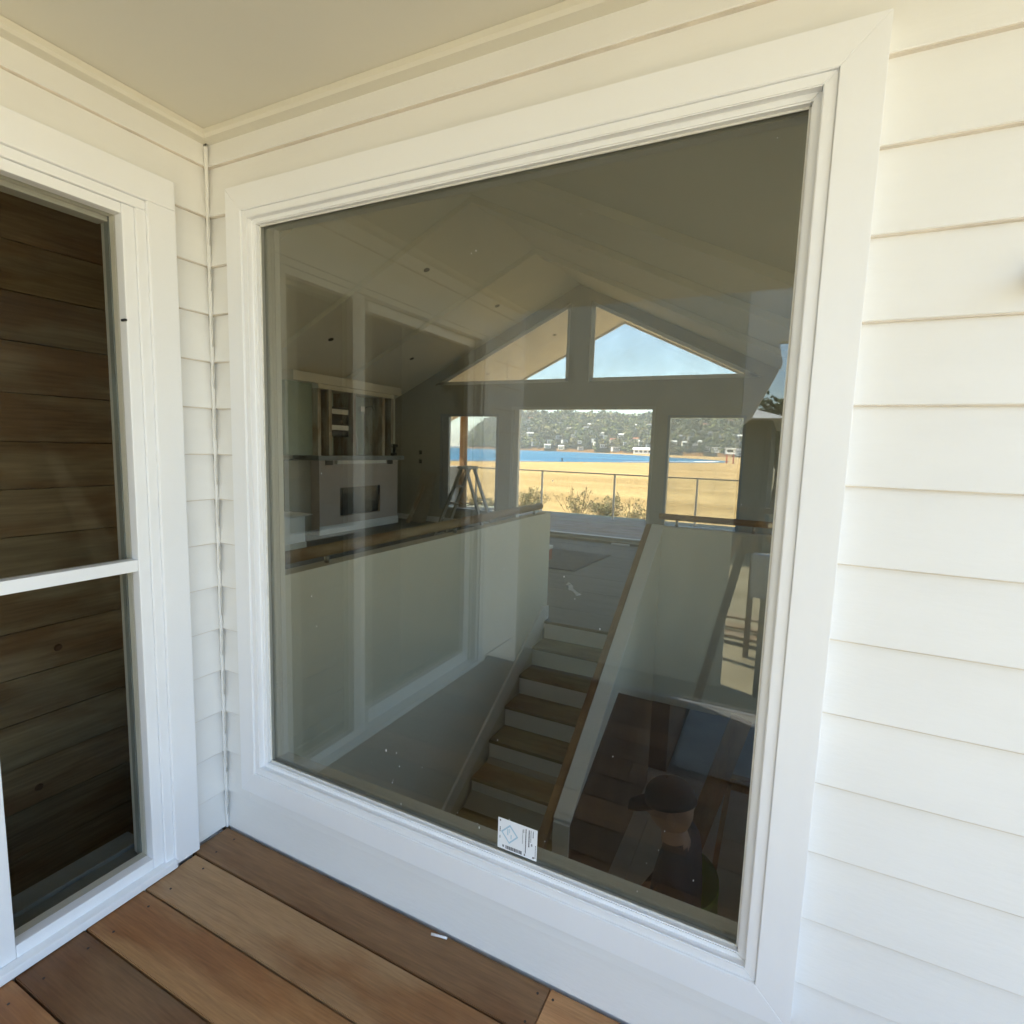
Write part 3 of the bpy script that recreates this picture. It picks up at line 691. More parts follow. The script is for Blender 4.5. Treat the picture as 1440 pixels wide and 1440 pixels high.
# rough boarded partition inside the side wing, seen through the door
part = empty('board_partition', (-1.04, -0.6, 0), 'rough brown timber boarded wall inside, seen through the glass door', 'wall')
rs = random.Random(31); z = -1.33; k = 0
while z < 2.33:
    h = min(0.19 if k % 5 else 0.2, 2.336 - z)
    c = rs.choice([(0.25, 0.185, 0.115), (0.225, 0.175, 0.11), (0.26, 0.19, 0.115), (0.23, 0.18, 0.115), (0.25, 0.178, 0.105)])
    o = colour(box('lining_board', -1.06 + rs.uniform(-.002, .002), -1.03 + rs.uniform(0, .003), -2.29, 0.41, z, z + h - 0.003, 'lining_y', part, 0.002), c); z += h; k += 1
    if rs.random() < .3:
        yk = rs.uniform(-.2, .3); bm = bmesh.new(); bmesh.ops.create_cone(bm, cap_ends=True, segments=12, radius1=.016, radius2=.012, depth=.006, matrix=Matrix.Rotation(R(90), 4, 'Y'))
        bmesh.ops.translate(bm, verts=bm.verts, vec=(-1.0265, yk, z - h / 2 + rs.uniform(-.04, .04))); from_bm('knot', bm, 'cable_brown', o)
box('backing', -1.12, -1.066, -2.29, 0.41, -1.33, 2.336, 'dark_brown', part)

# ------------------------------------------------------------------ the house inside
F = -0.323; LOW = F - 0.18 * 8                     # living room floor, lower floor
RX, RZ, SL = -2.05, 4.50, 0.48                     # ridge, ridge height, slope
YB = 9.0                                           # beach-side wall
XL, XR = -6.40, 2.30
def cz(x): return RZ - SL * abs(x - RX)
# vaulted ceiling
vc = empty('vaulted_ceiling', (RX, 4.5, RZ), 'white vaulted plaster ceiling of the living room', 'ceiling')
prism('ceiling_slope', [(RX, RZ), (XL - .1, cz(XL - .1)), (XL - .1, cz(XL - .1) + .03), (RX, RZ + .03)], 'Y', 0.072, YB, 'plaster', vc)
prism('ceiling_slope', [(RX, RZ), (XR + .1, cz(XR + .1)), (XR + .1, cz(XR + .1) + .03), (RX, RZ + .03)], 'Y', 0.072, YB, 'plaster', vc)
for y in (3.45, 5.0, 6.95):
    for s in (-1, 1):
        xe = XL if s < 0 else XR
        prism('ceiling_beam', [(RX, RZ - .001), (xe, cz(xe) - .001), (xe, cz(xe) - .085), (RX, RZ - .085)], 'Y', y, y + .32, 'plaster', vc, 0.003)
roof = empty('main_roof', (RX, 6, RZ + .2), 'pale metal gable roof of the house running out over the beach deck', 'roof')
for s in (-1, 1):
    xe = RX + s * 5.1
    prism('roof_slope', [(RX, RZ + .16), (xe, cz(xe) + .16), (xe, cz(xe) + .24), (RX, RZ + .24)], 'Y', -0.05, 12.30, 'roof_metal', roof)
    prism('soffit', [(RX, RZ + .0), (xe, cz(xe) + .0), (xe, cz(xe) + .04), (RX, RZ + .04)], 'Y', YB + .16, 12.22, 'soffit_paint', roof)
    prism('barge_board', [(RX, RZ - .05), (xe, cz(xe) - .05), (xe, cz(xe) + .20), (RX, RZ + .20)], 'Y', 12.222, 12.26, 'white_board', roof)
    box('eave_board', xe - .03 * s, xe, 0.0, 12.22, cz(xe) - .08, cz(xe) + .155, 'white_board', roof)
for (x, y) in ((-3.2, 10.6), (-4.9, 10.6), (-0.9, 10.6)):
    bm = bmesh.new(); bmesh.ops.create_cone(bm, cap_ends=True, segments=14, radius1=.05, radius2=.05, depth=.02)
    bmesh.ops.translate(bm, verts=bm.verts, vec=(x, y, cz(x) - .004)); from_bm('soffit_light', bm, 'black', roof)
tube('loose_wire', [(-4.3, 10.5, cz(-4.3)), (-4.32, 10.5, cz(-4.3) - .35), (-4.25, 10.5, cz(-4.3) - .6), (-4.3, 10.52, cz(-4.3) - .8)], .008, 'grey_plastic', roof, 5)
# recessed downlight holes in the living room ceiling
dl = [(-3.22, 5.70, 'round downlight hole high on the left ceiling slope, nearest the window'), (-3.21, 7.88, 'round downlight hole high on the left ceiling slope, nearest the gable'),
      (-5.07, 5.67, 'round downlight hole low on the left ceiling slope in front of the fireplace'), (-5.03, 7.78, 'round downlight hole low on the left ceiling slope by the beach wall'),
      (-0.87, 5.71, 'round downlight hole high on the right ceiling slope'), (1.03, 5.64, 'round downlight hole low on the right ceiling slope')]
for x, y, lab in dl:
    s = 1 if x > RX else -1; rot = Matrix.Rotation(s * math.atan(SL), 4, 'Y')
    e = empty('downlight', (x, y, cz(x)), lab, 'downlight', 'downlights in the vaulted ceiling')
    for nm, r0, d, m_, dz in (('hole', .046, .010, 'black', -.003), ('rim', .056, .004, 'plaster', -.001)):
        bm = bmesh.new(); bmesh.ops.create_cone(bm, cap_ends=True, segments=18, radius1=r0, radius2=r0, depth=d, matrix=rot)
        bmesh.ops.translate(bm, verts=bm.verts, vec=(x, y, cz(x) + dz)); from_bm(nm, bm, m_, e)
# beach-side gable wall with its openings
T = .15
LW, DR, RW = (-5.15, -3.70, -0.02, 2.08), (-3.41, -0.49, F, 2.22), (-0.26, 1.05, 0.02, 2.06)
gw = empty('gable_wall', (RX, YB, F), 'white gable wall with wide openings towards the beach', 'wall')
def gbox(x0, x1, z0, z1): box('wall_panel', x0, x1, YB, YB + T, z0, z1, 'plaster_backlit', gw)
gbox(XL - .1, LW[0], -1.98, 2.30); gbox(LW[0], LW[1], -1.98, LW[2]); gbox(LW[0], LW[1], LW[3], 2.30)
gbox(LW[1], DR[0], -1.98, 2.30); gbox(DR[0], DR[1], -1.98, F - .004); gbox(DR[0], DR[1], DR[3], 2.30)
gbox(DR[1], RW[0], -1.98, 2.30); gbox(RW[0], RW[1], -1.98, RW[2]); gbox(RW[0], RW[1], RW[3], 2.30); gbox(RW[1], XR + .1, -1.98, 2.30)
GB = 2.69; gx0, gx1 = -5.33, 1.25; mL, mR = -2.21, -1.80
def gp(poly): prism('wall_panel', poly, 'Y', YB, YB + T, 'plaster_backlit', gw)
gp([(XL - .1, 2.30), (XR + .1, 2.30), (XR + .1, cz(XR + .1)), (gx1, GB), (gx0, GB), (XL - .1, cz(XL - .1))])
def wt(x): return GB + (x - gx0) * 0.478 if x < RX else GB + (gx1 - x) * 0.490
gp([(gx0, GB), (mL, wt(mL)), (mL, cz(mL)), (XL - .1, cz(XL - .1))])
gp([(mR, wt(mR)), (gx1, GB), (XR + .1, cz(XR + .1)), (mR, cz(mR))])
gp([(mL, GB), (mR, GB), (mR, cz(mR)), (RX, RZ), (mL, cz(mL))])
def rect_window(nm, x0, x1, z0, z1, frame, label, w_=.05, glass_='far_glass'):
    e = box(nm, x0, x0 + w_, YB - .012, YB + .12, z0, z1, frame, gw, 0.002)   # first stile carries the others
    e['label'] = label
    box('stile', x1 - w_, x1, YB - .012, YB + .12, z0, z1, frame, e, 0.002)
    box('rail', x0 + w_ + .0005, x1 - w_ - .0005, YB - .011, YB + .12, z1 - w_, z1, frame, e, 0.002)
    box('rail', x0 + w_ + .0005, x1 - w_ - .0005, YB - .011, YB + .12, z0, z0 + w_, frame, e, 0.002)
    if glass_: box('pane', x0 + w_, x1 - w_, YB + .05, YB + .058, z0 + w_, z1 - w_, glass_, e)
    return e
wl_ = rect_window('window', *LW, 'alu_grey', 'grey framed window left of the beach doorway', .055)
box('sash', LW[0] + .0555, LW[0] + .20, YB + .02, YB + .10, LW[2] + .056, LW[3] - .056, 'alu_grey', wl_, .003)
rect_window('window', *RW, 'alu_grey', 'grey framed window right of the beach doorway', .045)
rect_window('doorway_frame', DR[0], DR[1], F + .002, DR[3], 'alu_mill', 'open wide doorway to the beach deck', .055, None)
box('door_stack', DR[0] + .056, DR[0] + .16, YB + .02, YB + .11, F + .06, DR[3] - .056, 'alu_mill', gw, .003)
def tri_window(poly, label):
    bm = bmesh.new(); bprism(bm, poly, 'Y', YB + .05, YB + .058); p_ = from_bm('gable_window', bm, 'far_glass', gw); p_['label'] = label
    n_ = len(poly)
    for i in range(n_):
        a, b = poly[i], poly[(i + 1) % n_]; bar('window_bar', (a[0], YB + .055, a[1]), (b[0], YB + .055, b[1]), .11, .035, 'white_trim', p_, up=(0, 1, 0))
tri_window([(gx0 + .06, GB + .02), (mL - .02, GB + .02), (mL - .02, wt(mL) - .02)], 'left triangular gable window')
tri_window([(mR + .02, GB + .02), (gx1 - .06, GB + .02), (mR + .02, wt(mR) - .02)], 'right triangular gable window')
for i, z in enumerate((1.22, 1.02)): box('outlet_hole', -5.72, -5.64, YB - .006, YB - .0005, z - .045, z + .045, 'black', gw, .002)
box('skirting', XL, LW[1] + .05, YB - .016, YB - .0005, F + .001, F + .12, 'white_trim', gw, .003)
# other walls
sw = empty('side_wall', (XL, 4.5, F), 'plastered left side wall of the living room behind the fireplace', 'wall')
for (y0, y1, z0, z1) in ((.5, .9, -1.98, cz(XL)), (.9, 3.7, -1.98, F + .05), (.9, 3.7, 2.1, cz(XL)), (3.7, YB, -1.98, cz(XL))): box('wall_panel', XL - .1, XL, y0, y1, z0, z1, 'plaster', sw)
for k in range(2): box('added_pane', XL - .06, XL - .05, .9 + 1.4 * k + .02, .9 + 1.4 * k + 1.38, F + .052, 2.098, 'clear_glass', sw)  # added window out of view, letting more daylight into the living room
for k in range(3): box('added_mullion', XL - .09, XL - .02, .9 + 1.4 * k - .018, .9 + 1.4 * k + .018, F + .051, 2.099, 'alu_grey', sw)
sr = empty('side_wall', (XR, 4.5, F), 'plastered right side wall of the stairwell and living room', 'wall')
for (y0, y1, z0, z1) in ((.1, .9, -1.98, 2.5), (.9, 2.7, -1.98, -.1), (.9, 2.7, 1.8, 2.5), (2.7, 4.1, -1.98, 2.5), (4.1, 8.6, -1.98, -1.25), (4.1, 8.6, -.75, .1), (4.1, 8.6, 2.1, 2.5), (8.6, YB, -1.98, 2.5)):
    box('wall_panel', XR, XR + .1, y0, y1, z0, min(z1, cz(XR + .1)), 'plaster', sr)
box('added_pane', XR + .04, XR + .05, 4.1, 8.6, .1, 2.1, 'clear_glass', sr)  # added windows on this wall, unseen, to brighten stairwell and rooms
box('added_pane', XR + .04, XR + .05, 4.1, 8.6, -1.25, -.75, 'clear_glass', sr)
box('added_pane', XR + .04, XR + .05, .9, 2.7, -.1, 1.8, 'clear_glass', sr)
nw = empty('near_wall', (-3, .48, F), 'plastered wall of the living room beside the stair, behind the weatherboards', 'wall')
box('wall_panel', XL - .1, -.46, .43, .50, -1.98, 3.0, 'plaster', nw)
prism('wall_panel', [(XL - .1, 3.0), (-.46, 3.0), (-.46, cz(-.46)), (RX, RZ), (XL - .1, cz(XL - .1))], 'Y', .43, .50, 'plaster', nw)
box('wall_panel', -.46, -.36, .0715, .50, LOW - .2, cz(-.4) - .1, 'plaster', nw)
box('wall_panel', -.36, .186, .0715, .095, LOW - .2, 3.2, 'plaster', nw)
box('wall_panel', 1.735, XR, .0715, .095, LOW - .2, cz(XR), 'plaster', nw)
box('wall_panel', .186, 1.735, .0715, .095, LOW - .2, .268, 'plaster', nw)
box('wall_panel', .186, 1.735, .0715, .095, 2.085, cz(1.735), 'plaster', nw)
prism('wall_panel', [(-.36, 3.2), (.186, 3.2), (.186, cz(.186)), (-.36, cz(-.36))], 'Y', .0715, .095, 'plaster', nw)
# floors
lf = empty('living_floor', (-2, 6, F), 'living room floor covered with grey protective paper', 'floor')
box('floor_slab', XL, -.46, .50, YB, F - .30, F, 'floor_paper', lf)
box('floor_slab', -.46, .65, 3.755, YB, F - .30, F - .0004, 'floor_paper', lf)
box('floor_slab', .65, XR, 3.96, YB, F - .30, F - .0002, 'floor_paper', lf)
for k in range(6): box('paper_edge', -5.4, 1.9, 4.25 + .78 * k, 4.262 + .78 * k, F + .0006, F + .0024, 'floor_paper', lf)
low = empty('lower_floor', (1, 2, LOW), 'dark concrete lower floor at the foot of the stairs', 'floor')
for i, (x0, x1, y0, y1) in enumerate(((-.36, .88, .095, 2.3), (.885, XR, .095, 2.3), (.885, XR, 2.305, 4.1), (-.36, .88, 2.305, 4.1), (.885, XR, 4.105, 7.4))):
    box('floor_panel', x0, x1, y0, y1, LOW - .1, LOW, 'concrete', low, .002)
lw_ = empty('lower_wall', (.8, 4.1, LOW), 'dark brown lined wall below the living room floor by the stair', 'wall')
box('wall_panel', -.36, .88, 4.10, 4.2, LOW, F - .30, 'dark_brown', lw_)
box('wall_panel', .78, .88, 4.2, 7.4, LOW, F - .30, 'dark_brown', lw_)
box('wall_panel', .88, XR, 7.4, 7.5, LOW, F - .30, 'plaster_dark', lw_)
# half walls
hw = empty('half_wall', (-.41, 2.2, F), 'white half wall on the left of the stairwell', 'wall')
box('wall_panel', -.46, -.36, .50, 3.85, LOW, .765, 'plaster', hw, .003)
prism('stair_skirting', [(3.85, F), (3.85, F + .13), (3.70, F + .15), (1.45, LOW + .18), (1.3, LOW + .1), (1.3, LOW)], 'X', -.3595, -.340, 'white_trim', hw)
hr = empty('handrail', (-.41, 2.2, .8), 'round timber handrail along the top of the left half wall', 'handrail')
colour(tube('rail', [(-.41, .52, .835), (-.41, 1.5, .835), (-.41, 2.6, .835), (-.41, 3.70, .835)], .032, 'timber_y', hr, 14), (0.33, 0.25, 0.155))
for y in (.9, 2.15, 3.55):
    tube('bracket', [(-.41, y, .766), (-.41, y, .806)], .013, 'steel', hr, 8)
# right: sloping wall with cap, and level half wall across the void
SLW = (.716 + .756) / (3.79 - 1.648)
slw = empty('sloping_wall', (.7, 2.6, LOW), 'white sloping wall with a flat cap on the right of the stairs', 'wall')
prism('wall_panel', [(3.85, LOW), (1.62, LOW), (1.62, -.775), (3.85, .757 - .04)], 'X', .655, .745, 'plaster', slw)
prism('cap', [(1.615, -.775), (1.615, -.757), (3.85, .757 - .02), (3.85, .757 - .038)], 'X', .647, .753, 'white_trim', slw, .002)
box('end_face', .650, .750, 1.600, 1.619, LOW, -.776, 'white_trim', slw, .002)
prism('reflection_dark', [(3.85, LOW), (1.625, LOW), (1.625, -.785), (2.59, -.36), (3.85, -.95)], 'X', .7455, .7515, 'dark_brown', slw)  # dark shape of the deck's reflection, put on this face as colour
lv = empty('half_wall', (1.5, 3.9, F), 'white half wall across the stair void on the right', 'wall')
box('wall_panel', .655, XR, 3.86, 3.955, -.95, .72, 'plaster', lv, .003)
hr2 = empty('handrail', (.6, 2.7, 0), 'square timber handrail sloping down beside the stairs on the right', 'handrail')
colour(bar('rail', (.605, 3.95, .70), (.605, 1.40, -.99), .055, .07, 'timber_y', hr2, bevel=.006), (0.40, 0.26, 0.14))
for t in (.12, .5, .88):
    y = 3.95 + (1.40 - 3.95) * t; z = .70 + (-.99 - .70) * t
    tube('bracket', [(.612, y, z - .045), (.63, y, z - .075), (.656, y, z - .06)], .009, 'steel', hr2, 6)
hr3 = empty('handrail', (1.5, 3.9, .75), 'timber handrail on short brackets along the right half wall', 'handrail')
colour(tube('rail', [(.70, 3.905, .808), (1.4, 3.905, .808), (2.28, 3.905, .808)], .028, 'deck_wood', hr3, 12), (0.40, 0.26, 0.13))
for x in (.86, 1.5, 2.1): tube('bracket', [(x, 3.905, .721), (x, 3.905, .785)], .012, 'steel', hr3, 8)
# stairs
stair = empty('staircase', (.17, 2.6, LOW), 'closed staircase with olive brown treads and white risers', 'stairs')
for k in range(0, 9):
    yn = 3.743 - .279 * k; zt = F - .18 * k
    if k < 8:
        box('riser', -.339, .649, yn + .010, yn + .024, zt - .18 + .0005, zt - .028, 'white_trim', stair)
    if k == 0: box('tread', -.339, .649, yn, 3.754, zt - .028, zt + .001, 'tread', stair, .004)
    elif k < 8: box('tread', -.339, .649, yn, yn + .279 + .0095, zt - .028, zt, 'tread', stair, .004)
prism('carriage', [(3.75, F - .31), (1.51, LOW), (3.75, LOW)], 'X', -.335, .645, 'plaster_dark', stair)
# coil of cable lying on a tread
pts = []; kz = F - .18 * 3 + .008; kc = (.42, 3.743 - .279 * 3 + .12)
for i in range(60):
    a = i * .55; r = .055 + .012 * math.sin(i * 1.7); pts.append((kc[0] + 1.6 * r * math.cos(a), kc[1] + r * .9 * math.sin(a), kz + .004 + .0006 * i))
pts += [(.52, 2.95, kz + .01), (.58, 2.90, kz - .0 + .02)]
tag(tube('cable_coil', pts, .005, 'cable_brown', None, 5), 'small coil of brown cable lying on a stair tread', 'cable')

# ------------------------------------------------------------------ fireplace and things in the living room
FX = -5.85
fp = empty('fireplace', (FX, 7.25, F), 'unfinished chimney breast with black firebox, mantel and open stud bay', 'fireplace')
def fb(nm, y0, y1, z0, z1, mat, xa=XL + .002, xb=FX, bev=.002): return box(nm, xa, xb, y0, y1, z0, z1, mat, fp, bev)
fb('breast', 6.15, 6.67, F, 1.055, 'cement_sheet'); fb('breast', 7.83, 8.40, F, 1.055, 'cement_sheet')
fb('breast', 6.6705, 7.8295, .53, 1.055, 'cement_sheet'); fb('breast', 6.6705, 7.8295, F, -.02, 'cement_sheet')
fb('firebox', 6.68, 7.82, -.015, .525, 'black', XL + .01, FX - .09)
fb('fire_glass', 6.69, 7.81, -.01, .52, 'window_dark', FX - .05, FX - .042, 0)
fb('skirting', 6.14, 8.41, F + .001, F + .16, 'white_trim', FX + .0005, FX + .02)
fb('mantel', 6.05, 8.50, 1.056, 1.14, 'sill_grey', XL + .002, FX + .10)
fb('vent_box', 6.55, 7.95, .985, 1.05, 'off_white_plastic', FX + .002, FX + .05)
fb('vent_hole', 6.30, 6.48, .965, 1.05, 'black', FX + .001, FX + .012); fb('vent_hole', 8.05, 8.22, .965, 1.05, 'black', FX + .001, FX + .012)
for y in (6.15, 6.42, 7.05, 7.92, 8.20): colour(box('stud', XL + .002, FX - .02, y, y + .075, 1.141, 2.34, 'timber_z', fp, .002), (0.50, 0.48, 0.42))
fb('plate', 6.15, 8.28, 2.341, 2.42, 'plaster')
fb('lining', 5.55, 6.145, 1.141, 2.42, 'wet_area_sheet', XL + .002, FX - .15); fb('lining', 5.55, 6.145, F, 1.05, 'plaster_dark', XL + .002, FX - .2)
fb('back_sheet', 6.15, 8.28, 1.141, 2.34, 'wet_area_sheet', XL + .001, XL + .02)
fb('bulkhead', 5.55, 8.45, 2.421, 2.58, 'plaster', XL + .002, FX + .05)
for z in (1.62, 1.92):
    fb('switch_plate', 6.54, 6.98, z, z + .09, 'off_white_plastic', FX - .10, FX - .07)
fb('meter_case', 6.51, 7.02, 1.50, 2.05, 'black', XL + .02, FX - .11)
for y in (7.22, 7.55): fb('switch_plate', y, y + .11, 2.03, 2.13, 'off_white_plastic', FX - .30, FX - .27)
tube('conduit', [(FX - .3, 7.18, 1.80), (FX - .22, 7.27, 1.72), (FX - .2, 7.34, 1.50), (FX - .2, 7.36, 1.145)], .02, 'off_white_plastic', fp, 8)
tube('wire', [(FX - .3, 7.66, 2.10), (FX - .2, 7.8, 2.16), (FX - .2, 7.88, 2.05)], .008, 'black', fp, 5)
# cordless drill on the mantel
d = empty('cordless_drill', (FX + .02, 8.25, 1.141), 'black cordless drill standing on the mantel', 'drill')
dx, dy = FX + .02, 8.25
box('battery', dx - .04, dx + .04, dy - .07, dy + .06, 1.141, 1.20, 'black', d, .008)
bar('grip', (dx, dy - .01, 1.195), (dx, dy + .02, 1.33), .05, .05, 'black', d, up=(0, 1, 0), bevel=.01)
tube('motor', [(dx, dy + .09, 1.355), (dx, dy - .06, 1.355)], .036, 'black', d, 12); tube('chuck', [(dx, dy - .06, 1.355), (dx, dy - .13, 1.355)], .024, 'steel', d, 10, .014)
# stepladder
lad = empty('stepladder', (-3.2, 7, F), 'aluminium stepladder standing open in front of the left window', 'ladder')
tp = (-3.23, 1.0)
for y in (6.82, 7.18):
    bar('front_rail', (tp[0] - .05, 7 + (y - 7) * .75, tp[1]), (tp[0] - .60, y, F), .03, .085, 'alu_backlit', lad, up=(0, 1, 0), bevel=.003)
    bar('back_rail', (tp[0] + .05, 7 + (y - 7) * .75, tp[1]), (tp[0] + .55, y, F), .03, .075, 'alu_backlit', lad, up=(0, 1, 0), bevel=.003)
    for sx, fx in ((-.60, 0), (.55, 0)): box('foot', tp[0] + sx - .04, tp[0] + sx + .04, y - .03, y + .03, F, F + .035, 'black', lad, .004)
box('top_cap', tp[0] - .11, tp[0] + .11, 6.83, 7.17, tp[1], tp[1] + .05, 'grey_plastic', lad, .008)
for t in (.24, .47, .70, .90):
    x = tp[0] - .05 - .55 * t; z = tp[1] - (tp[1] - F) * t; hw_ = .135 + .045 * t
    box('step', x - .045, x + .035, 7 - hw_ + .01, 7 + hw_ - .01, z - .012, z + .012, 'alu_backlit', lad, .003)
for t in (.40, .78):
    x = tp[0] + .05 + .5 * t; z = tp[1] - (tp[1] - F) * t; tube('back_brace', [(x, 6.86, z), (x, 7.14, z)], .01, 'alu_backlit', lad, 6)
for y in (6.86, 7.14): tube('spreader', [(tp[0] - .30, y, .42), (tp[0] + .02, y, .36), (tp[0] + .27, y, .42)], .008, 'steel', lad, 6)
# panel and offcut leaning on the beach wall
tag(bar('plaster_sheet', (-5.52, 8.70, F), (-5.42, 8.985, .80), .42, .02, 'sand_board', None, up=(0, -1, .3), bevel=.002), 'grey board leaning against the beach wall left of the windows', 'board')
tag(colour(bar('timber_offcut', (-5.66, 8.52, F), (-5.50, 8.93, .52), .09, .035, 'timber_z', None, up=(0, -1, .3), bevel=.002), (.5, .45, .36)), 'pale timber offcut leaning against the grey board', 'board')
# low plinth with a bag, tools on the floor
e = empty('plinth', (-5.2, 4.9, F), 'low white plinth near the fireplace with a cloth on it', 'plinth')
box('body', -5.55, -5.0, 4.55, 5.02, F, .22, 'white_trim', e, .006); box('base', -5.56, -4.985, 4.54, 5.03, F + .0005, F + .14, 'plaster', e, .004)
bm = bmesh.new(); bmesh.ops.create_grid(bm, x_segments=12, y_segments=12, size=.32)
for v in bm.verts: v.co.z = .25 + .03 * noise.noise(v.co * 9); v.co.x -= 5.26; v.co.y += 4.8
bmesh.ops.solidify(bm, geom=bm.faces[:], thickness=.012); tag(from_bm('dust_cloth', bm, 'off_white_plastic'), 'crumpled white cloth on top of the low plinth', 'cloth')
def floor_tool(x, y, label):
    e = empty('hand_tool', (x, y, F), label, 'tool')
    bar('shaft', (x - .16, y - .12, F + .03), (x + .12, y + .1, F + .035), .03, .03, 'black', e, bevel=.005)
    bar('head', (x + .10, y + .02, F + .04), (x + .18, y + .2, F + .04), .07, .07, 'black', e, bevel=.012)
floor_tool(-4.75, 7.1, 'black hand tool lying on the floor in front of the firebox'); floor_tool(-4.7, 5.6, 'black hand tool lying on the floor by the white plinth')
floor_tool(-4.2, 7.7, 'black hand tool lying on the floor beside the stepladder')
bl = bmesh.new(); bmesh.ops.create_grid(bl, x_segments=24, y_segments=20, size=.5)
for v in bl.verts:
    q = v.co.copy(); v.co.x = -1.55 + q.x * 1.5 + .1 * q.y; v.co.y = 6.75 + q.y * 1.5; v.co.z = F + .014 + .016 * noise.noise(Vector((q.x * 7, q.y * 7, 0)))
bmesh.ops.solidify(bl, geom=bl.faces[:], thickness=.01)
tag(from_bm('moving_blanket', bl, 'blue_blanket', None, True), 'dark blue blanket spread on the living room floor', 'blanket')
e = empty('red_toolbox', (-1.55, 6.42, F + .03), 'small red box with white lid standing on the blue blanket', 'box')
box('body', -1.70, -1.40, 6.30, 6.52, F + .034, F + .20, 'red_box', e, .008); box('lid', -1.71, -1.39, 6.29, 6.53, F + .201, F + .25, 'off_white_plastic', e, .008)
bm = bmesh.new(); n0 = 14; L_ = []
for i in range(n0):
    t = i / (n0 - 1); x = -.66 + .32 * t + .02 * math.sin(t * 9); y = 5.22 - .48 * t; wv = .016 + .012 * math.sin(t * 5) ** 2
    L_.append((bm.verts.new((x - wv, y, F + .004 + .02 * abs(math.sin(t * 7)))), bm.verts.new((x + wv, y + .02, F + .02 + .02 * abs(math.cos(t * 6))))))
for a, b in zip(L_, L_[1:]): bm.faces.new((a[0], a[1], b[1], b[0]))
bmesh.ops.solidify(bm, geom=bm.faces[:], thickness=.003)
tag(from_bm('plastic_strip', bm, 'off_white_plastic', None, True), 'crumpled strip of white plastic on the paper covered floor', 'plastic strip')
tag(box('spirit_level', -1.05, -.72, 8.52, 8.58, F + .001, F + .03, 'off_white_plastic', None, .003), 'short white bar lying on the floor by the doorway', 'bar')
tag(bar('floor_batten', (-3.3, 8.72, F + .025), (-.4, 8.60, F + .025), .06, .045, 'sand_board', None), 'long timber batten lying across the beach doorway', 'batten')

